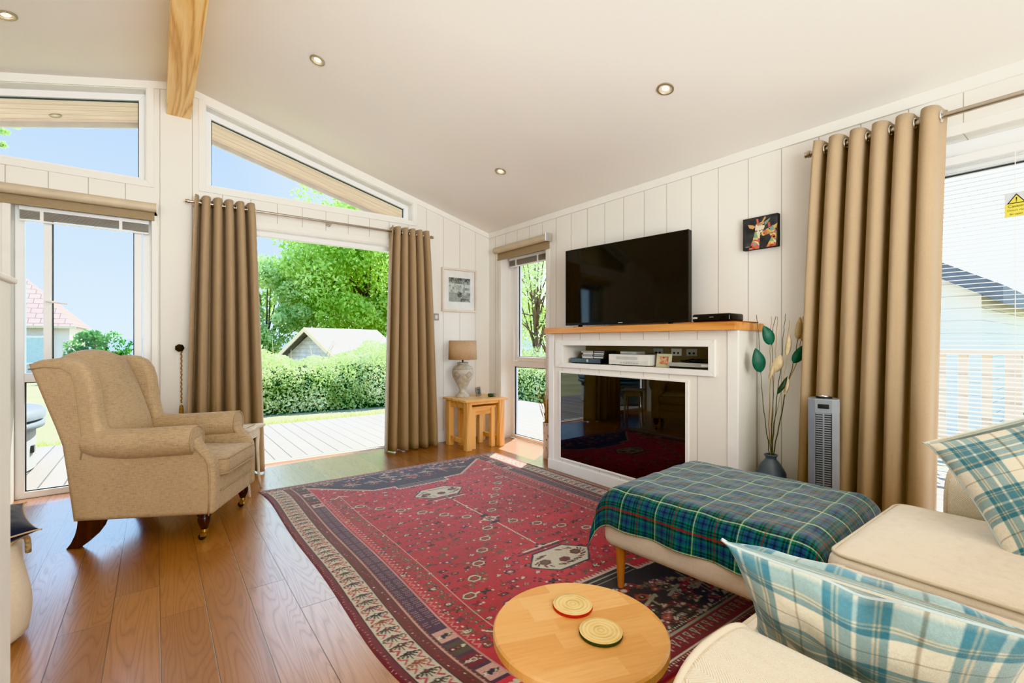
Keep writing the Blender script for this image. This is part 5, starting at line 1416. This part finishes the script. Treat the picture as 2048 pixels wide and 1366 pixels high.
mb = MB(); mb.grid(lambda u, v: (-700+1500*u, 65+360*v, -1.9-4*v), 8, 6)
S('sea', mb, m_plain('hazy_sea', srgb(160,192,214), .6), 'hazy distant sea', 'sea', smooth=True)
# grass tufts along the hedge foot and lawn: uncountable
n = 9000; cx_ = RNG.uniform(-1.5, 8, n); cy_ = RNG.uniform(7.0, 9.0, n); h = RNG.uniform(.03, .09, n)
a = RNG.uniform(0, PI, n); w_ = .008
P = np.zeros((n, 4, 3)); bxv, byv = np.cos(a)*w_, np.sin(a)*w_; lx, ly = RNG.normal(0, .03, n), RNG.normal(0, .03, n)
P[:, 0] = np.stack([cx_-bxv, cy_-byv, np.full(n, -.34)], 1); P[:, 1] = np.stack([cx_+bxv, cy_+byv, np.full(n, -.34)], 1)
P[:, 2] = np.stack([cx_+lx+bxv*.2, cy_+ly+byv*.2, -.34+h], 1); P[:, 3] = np.stack([cx_+lx-bxv*.2, cy_+ly-byv*.2, -.34+h], 1)
gr = npquads('grass', P, m_leaf('grass_blade', [srgb(140,156,74), srgb(186,194,110), srgb(214,210,140)], 3))
tag(gr, 'rough sunlit grass between the deck and the hedge', 'grass', kind='stuff')

G1 = [srgb(72,112,40), srgb(118,166,62), srgb(164,206,92)]
M_lf_light = m_leaf('bright_tree_leaf', [srgb(118,152,68), srgb(176,204,104), srgb(228,234,158)], .5, .6)
M_lf_mid = m_leaf('mid_tree_leaf', [srgb(142,166,100), srgb(188,208,138), srgb(226,234,182)], .6, .5)
M_lf_dark = m_leaf('dark_tree_leaf', [srgb(36,76,56), srgb(56,104,74), srgb(92,138,100)], .6, .3)
M_lf_bush = m_leaf('bush_leaf', [srgb(52,92,54), srgb(84,130,72), srgb(128,168,96)], .8, .4)
M_lf_hedge = m_leaf('hedge_leaf', [srgb(116,140,76), srgb(170,190,122), srgb(214,220,170), srgb(240,240,214)], 2.2, .4)
M_bark = m_plain('grey_bark', srgb(112,94,76), .9, var=.3, scale=6)
def tree(label, x, y, zb, zt, rx, ry, nblob, nleaf, leaf, mat, group, trunk=.16, low=.25, seed=1):
    r = np.random.default_rng(seed); t = thing('tree', label, 'tree', (x, y, zb), 0, group); H = zt-zb
    d = r.normal(size=(nblob, 3)); d /= np.linalg.norm(d, axis=1, keepdims=True); rad = r.uniform(.35, 1, nblob)**.6
    c = d*rad[:, None]*np.array([rx, ry, H*(1-low)/2]); c[:, 2] += H*(low+(1-low)/2)
    k = r.integers(0, nblob, nleaf); q = r.normal(size=(nleaf, 3)); q /= np.linalg.norm(q, axis=1, keepdims=True)
    br = rx*.34*r.uniform(.5, 1.1, nblob)
    p = c[k]+q*(br[k]*r.uniform(.55, 1.05, nleaf))[:, None]*np.array([1, 1, .85])
    npquads('crown', leaf_quads(p, leaf), mat, t)
    m = MB(); m.tube([(0, 0, -.1), (trunk*.4, 0, H*.25), (-trunk*.3, trunk*.4, H*.5), (0, 0, H*.82)], [trunk, trunk*.8, trunk*.5, trunk*.12], 10)
    for i in range(min(22, nblob)):
        z0 = H*(low*.6+.35*r.random()); e = c[i]
        m.tube([(0, 0, z0), (e[0]*.5, e[1]*.5, z0+(e[2]-z0)*.6), tuple(e)], [trunk*.35, trunk*.22, trunk*.05], 6)
    obj('trunk', m, M_bark, t, True); return t
gt = 'trees beyond the hedge'
tree('big airy bright green tree rising behind the timber shed', 9.1, 25.0, -1.2, 9.7, 4.0, 3.8, 120, 60000, .11, M_lf_light, gt, .22, .16, 3)
tree('smaller pale green tree beside the big bright tree, at the shed gable end', 4.5, 26.5, -1.2, 5.3, 2.0, 2.2, 60, 22000, .10, M_lf_mid, gt, .12, .15, 4)
tree('dark evergreen tree at the ridge end of the timber shed', 14.4, 24.6, -1.2, 8.6, 2.5, 2.5, 70, 18000, .13, M_lf_dark, gt, .2, .05, 5)
tree('slender pale tree seen through the narrow corner window', 9.6, 11.4, -.6, 5.6, 1.7, 1.6, 60, 5500, .05, M_lf_mid, gt, .09, .2, 6)
tree('second pale tree further back through the narrow corner window', 13.5, 15.2, -.8, 7.0, 2.4, 2.2, 60, 6500, .08, M_lf_light, gt, .12, .15, 7)
tree('round dark green bush beyond the lawn, seen through the tall window', -2.35, 30, -1.0, 1.75, 1.15, 1.1, 40, 6000, .08, M_lf_bush, None, .1, .05, 8)
tree('thin tree top showing in the gable window over the armchair', -6.45, 35, -1.2, 15.6, .9, .9, 40, 3000, .12, M_lf_mid, None, .12, .3, 9)
# hedges
def hedge(label, pts, h, th, n, zb, seed):
    r = np.random.default_rng(seed); x0, y0, x1, y1 = pts; t = thing('hedge', label, 'hedge', ((x0+x1)/2, (y0+y1)/2, zb)); o = t.location
    s = r.random(n); along = np.stack([x0+(x1-x0)*s, y0+(y1-y0)*s], 1); d = np.array([y1-y0, x0-x1]); d = d/np.hypot(*d)
    bump = 1+.05*np.sin(s*19)+.04*np.sin(s*43+1)+.03*np.sin(s*90)
    a = r.uniform(0, PI, n); q = r.uniform(.86, 1.05, n)
    dip = 1-.13*np.exp(-((along[:, 0]-2.7)/.9)**2)+.05*np.sin(along[:, 0]*2.3+along[:, 1])
    off = np.cos(a)*th*q*bump; z = np.sin(a)**.55*h*q*bump*dip*r.choice([1, 1, .85, .6, .35], n)
    P = np.stack([along[:, 0]+d[0]*off, along[:, 1]+d[1]*off, np.maximum(z, .02)], 1)-np.array([o[0], o[1], 0])
    npquads('leaves', leaf_quads(P, .034), M_lf_hedge, t)
    m = MB()
    for k in range(60):
        q = r.random(); x = x0+(x1-x0)*q-o[0]; y = y0+(y1-y0)*q-o[1]; m.tube([(x, y, 0), (x+r.normal()*.1, y+r.normal()*.1, h*.6), (x+r.normal()*.2, y+r.normal()*.2, h*r.uniform(.95, 1.25))], [.012, .008, .003], 4)
    obj('twigs', m, m_plain('hedge_twig', srgb(160,146,118), .9), t); 
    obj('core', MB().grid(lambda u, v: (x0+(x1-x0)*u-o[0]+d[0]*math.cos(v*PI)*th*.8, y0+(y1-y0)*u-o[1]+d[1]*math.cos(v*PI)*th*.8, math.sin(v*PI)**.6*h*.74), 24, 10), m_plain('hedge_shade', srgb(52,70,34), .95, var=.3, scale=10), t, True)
    return t
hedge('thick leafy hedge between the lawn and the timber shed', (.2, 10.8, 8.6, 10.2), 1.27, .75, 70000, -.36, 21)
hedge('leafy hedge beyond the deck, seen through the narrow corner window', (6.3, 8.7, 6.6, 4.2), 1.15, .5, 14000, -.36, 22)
# timber shed
def m_boards(name, c1, c2, axis, pitch):
    m = NM(name); p = m.sep(m.coord()); t = m.math('FRACT', m.math('DIVIDE', m.math('ADD', p[{'x':0,'y':1,'z':2}[axis]], 20), pitch))
    d = m.math('MINIMUM', m.math('MULTIPLY', t, 8), 1.0); c = m.ramp(m.noise(m.coord(), 5, 4, .6), [(.3, c1), (.7, c2)]); c = m.mix(m.math('SUBTRACT', 1.0, d), c, tuple(x*.45 for x in c1[:3])+(1,)); return m.set(c, .85)
sh_ = thing('timber_shed', 'grey timber shed with a pitched shingle roof behind the hedge', 'shed', (4.26, 16.86, -1.3), math.radians(-62))
M_shw = m_boards('shed_boards', srgb(168,160,152), srgb(196,188,178), 'z', .14); M_shr = m_boards('shed_shingles', srgb(98,92,88), srgb(122,116,110), 'y', .16)
eh, rh, hw, ln = 1.92, 2.80, 1.22, 3.0
obj('walls', MB().prism([(-hw, 0), (hw, 0), (hw, eh), (0, rh-.06), (-hw, eh)], 0, ln), M_shw, sh_)
sl_ = (rh-eh)/hw
for s in (-1, 1):
    x1 = s*(hw+.28); z1 = rh-sl_*(hw+.28)
    obj('roof', MB().prism([(0, rh), (x1, z1), (x1, z1+.05), (0, rh+.05)], -.35, ln+.2), M_shr, sh_)
    obj('bargeboard', MB().prism([(0, rh-.09), (x1, z1-.09), (x1, z1+.05), (0, rh+.05)], -.39, -.35), m_plain('pale_bargeboard', srgb(214,190,150), .7), sh_)
# tiled house
def m_tiles():
    m = NM('clay_tiles'); br = m.new('ShaderNodeTexBrick'); m.link(m.coord(), br.inputs['Vector'])
    p = m.sep(m.coord()); cv = m.new('ShaderNodeCombineXYZ'); m.link(p[0], cv.inputs[0]); m.link(p[2], cv.inputs[1]); m.link(cv.outputs[0], br.inputs['Vector'])
    br.inputs['Color1'].default_value = srgb(158,136,130); br.inputs['Color2'].default_value = srgb(178,156,148); br.inputs['Mortar'].default_value = srgb(96,78,74)
    br.inputs['Scale'].default_value = 1; br.inputs['Brick Width'].default_value = .5; br.inputs['Row Height'].default_value = .3; br.inputs['Mortar Size'].default_value = .03
    return m.set(br.outputs[0], .9)
hs = thing('tiled_house', 'pale house with a clay tiled hipped roof beyond the lawn', 'house', (-9.2, 37, -1.2))
M_render = m_plain('pale_render', srgb(176,170,164), .9); M_hwin = m_plain('dark_window', srgb(150,168,170), .15)
obj('walls', MB().box(-6, 5.2, 0, 8, 0, 3.2), M_render, hs)
e0, e1, r0, r1, ez, rz_ = -6.3, 5.5, -3, 2.4, 3.15, 6.6
v = [(e0, -.3, ez), (e1, -.3, ez), (e1, 8.3, ez), (e0, 8.3, ez), (r0, 4, rz_), (r1, 4, rz_)]
obj('roof', MB().add(v, [(0, 1, 5, 4), (1, 2, 5), (2, 3, 4, 5), (3, 0, 4), (3, 2, 1, 0)]), m_tiles(), hs)
obj('gutter', MB().box(e0, e1, -.38, -.3, ez-.12, ez+.02), m_plain('gutter', srgb(176,166,140), .6), hs)
for x in (2.2, 3.9, -.4):
    f = obj('window', MB().ring(rect(x-.6, x+.6, 1.0, 2.6), rect(x-.5, x+.5, 1.1, 2.5), -.06, 0), M_upvc, hs); obj('pane', MB().box(x-.5, x+.5, -.03, -.01, 1.1, 2.5), M_hwin, f)
# white house on the other side
wh = thing('white_house', 'pale blue and white clad house beyond the deck railing', 'house', (9.4, 1.28, -.4), 0)
M_clad = m_boards('white_cladding', srgb(232,222,204), srgb(242,234,218), 'z', .18)
obj('walls', MB().prism([(0, 0), (7.5, 0), (7.5, 2.2), (3.75, 4.4), (0, 2.2)], 0, 6, 'x'), M_clad, wh)
obj('roof', MB().prism([(-.25, 2.0), (3.75, 4.5), (3.75, 4.72), (-.25, 2.25)], -.3, 6, 'x').prism([(7.75, 2.0), (3.75, 4.5), (3.75, 4.72), (7.75, 2.25)], -.3, 6, 'x'), m_plain('slate_roof', srgb(96,98,100), .8), wh)
f = obj('window', MB().ring([(1.0, 1.0), (1.8, 1.0), (1.8, 1.9), (1.0, 1.9)], [(1.07, 1.07), (1.73, 1.07), (1.73, 1.83), (1.07, 1.83)], -.04, 0, 'x'), M_upvc, wh); obj('pane', MB().box(-.03, -.01, 1.07, 1.73, 1.07, 1.83), M_hwin, f)
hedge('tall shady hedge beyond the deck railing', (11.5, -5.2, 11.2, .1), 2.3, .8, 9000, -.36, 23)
# deck railing
rl = thing('deck_railing', 'weathered timber railing along the edge of the deck', 'railing', (5.38, 0, -.025))
M_rail2 = m_wood('weathered_rail', srgb(206,194,178), srgb(190,176,158), srgb(160,146,130), 'y', 1, .8)
obj('top_rail', MB().box(-.05, .05, -3.3, 3.2, 1.0, 1.04), M_rail2, rl, bevel=.004); obj('bottom_rail', MB().box(-.02, .02, -3.3, 3.2, .10, .17), M_rail2, rl)
for k in range(6): obj('post', MB().box(-.045, .045, -3.2+k*1.25-.045, -3.2+k*1.25+.045, 0, 1.0), M_rail2, rl)
for k in range(46): obj('baluster', MB().box(-.015, .015, -3.25+k*.14, -3.25+k*.14+.06, .12, 1.0), M_rail2, rl)
# hot tub
tb = thing('hot_tub', 'round grey hot tub with a covered lid on the deck', 'hot tub', (-1.52, 5.75, -.025))
M_tubv = m_boards('tub_panels', srgb(122,124,126), srgb(140,142,142), 'x', .09); M_vinyl = m_plain('grey_vinyl', srgb(92,100,108), .5, var=.08)
obj('shell', MB().lathe([(.66, 0), (.68, .02), (.68, .36), (.70, .37), (.72, .40), (.70, .42), (.001, .42)], 56), M_tubv, tb, True, auto=40)
obj('rim_band', MB().lathe([(.70, .355), (.735, .37), (.74, .41), (.715, .435), (.69, .435)], 56, cap=False), M_vinyl, tb, True)
obj('lid', MB().lathe([(.70, .44), (.74, .445), (.745, .50), (.72, .53), (.5, .55), (.001, .555)], 56), M_vinyl, tb, True, auto=50)
obj('lid_strap', MB().box(-.02, .02, -.752, -.74, .36, .5), M_blackm, tb)
obj('drain_plate', MB().box(.66, .69, -.12, -.06, .16, .22), M_blackm, tb)

# ================================================================== light and camera
w = bpy.data.worlds.new('sky'); scene.world = w; w.use_nodes = True; nt = w.node_tree; nt.nodes.clear()
out = nt.nodes.new('ShaderNodeOutputWorld'); bg = nt.nodes.new('ShaderNodeBackground'); tc = nt.nodes.new('ShaderNodeTexCoord'); sx_ = nt.nodes.new('ShaderNodeSeparateXYZ'); cr = nt.nodes.new('ShaderNodeValToRGB')
nt.links.new(tc.outputs['Generated'], sx_.inputs[0]); nt.links.new(sx_.outputs[2], cr.inputs[0]); gl = nt.nodes.new('ShaderNodeVectorMath'); gl.operation = 'DOT_PRODUCT'; nt.links.new(tc.outputs['Generated'], gl.inputs[0]); gl.inputs[1].default_value = (.80, .34, .49)
gr_ = nt.nodes.new('ShaderNodeValToRGB'); nt.links.new(gl.outputs['Value'], gr_.inputs[0]); gr_.color_ramp.elements[0].position = .55; gr_.color_ramp.elements[0].color = (0,0,0,1); gr_.color_ramp.elements[1].position = .95; gr_.color_ramp.elements[1].color = (1,1,1,1)
mxw = nt.nodes.new('ShaderNodeMix'); mxw.data_type = 'RGBA'; nt.links.new(gr_.outputs[0], mxw.inputs[0]); nt.links.new(cr.outputs[0], mxw.inputs[6]); mxw.inputs[7].default_value = (1.35, 1.35, 1.32, 1); nt.links.new(mxw.outputs[2], bg.inputs[0]); nt.links.new(bg.outputs[0], out.inputs[0])
e = cr.color_ramp.elements; e[0].position = 0.0; e[0].color = (.72,.87,1,1); e[1].position = .9; e[1].color = (.16,.38,.85,1)
x_ = e.new(.12); x_.color = (.60,.80,1,1); x_ = e.new(.4); x_.color = (.36,.62,1,1)
bg.inputs[1].default_value = SKY
def light(name, kind, loc, energy, col, target=None, d=None, size=1, size_y=None, angle=None):
    l = bpy.data.lights.new(name, kind); l.energy = energy; l.color = col
    if kind == 'AREA':
        l.size = size
        if size_y: l.shape = 'RECTANGLE'; l.size_y = size_y
    if angle: l.angle = angle
    o = bpy.data.objects.new(name, l); C.objects.link(o); o.location = loc
    v = Vector(d) if d else Vector(target)-Vector(loc); o.rotation_euler = v.to_track_quat('-Z', 'Y').to_euler(); return o
light('sun', 'SUN', (6, 6, 9), SUN, (1, .95, .87), d=(-.63, -.40, -1), angle=.009)
for n_, loc, en, tgt, s1, s2 in FILLS: light(n_, 'AREA', loc, en, (1, 1, 1), target=tgt, size=s1, size_y=s2)

sp_l = bpy.data.lights.new('ceiling_fill_spot', 'SPOT'); sp_l.energy = 80; sp_l.spot_size = math.radians(62); sp_l.spot_blend = 1.0; sp_l.shadow_soft_size = .6; sp_l.color = (1, .98, .95)  # spot added behind the camera to brighten the corner ceiling, no real lamp
so_l = bpy.data.objects.new('ceiling_fill_spot', sp_l); C.objects.link(so_l); so_l.location = (.9, -1.4, 1.1); so_l.rotation_euler = (Vector((2.2, 3.7, 2.5))-Vector((.9, -1.4, 1.1))).to_track_quat('-Z', 'Y').to_euler()
so_2 = so_l.copy(); so_2.data = sp_l.copy(); so_2.data.energy = 120; C.objects.link(so_2); so_2.location = (.3, -1.5, 1.1); so_2.rotation_euler = (Vector((.3, 2.6, 2.95))-Vector((.3, -1.5, 1.1))).to_track_quat('-Z', 'Y').to_euler()  # second added spot, brightens the middle of the ceiling
cam = bpy.data.cameras.new('camera'); co = bpy.data.objects.new('camera', cam); C.objects.link(co)
cam.sensor_width = 36; cam.lens = 36*937/2048; cam.clip_start = .03; cam.clip_end = 2000
co.location = (0, 0, 1.08); co.rotation_euler = (PI/2, 0, -math.radians(37.19)); scene.camera = co
scene.view_settings.view_transform = 'Khronos PBR Neutral'; scene.view_settings.look = 'None'; scene.view_settings.exposure = EXPO; scene.view_settings.gamma = 1
scene.view_settings.use_white_balance = True; scene.view_settings.white_balance_temperature = 6200; scene.view_settings.white_balance_tint = 5
cy = scene.cycles; cy.max_bounces = 8; cy.diffuse_bounces = 5; cy.glossy_bounces = 4; cy.transmission_bounces = 6; cy.transparent_max_bounces = 24; cy.caustics_reflective = False; cy.caustics_refractive = False
cy.sample_clamp_indirect = 6; cy.use_denoising = True
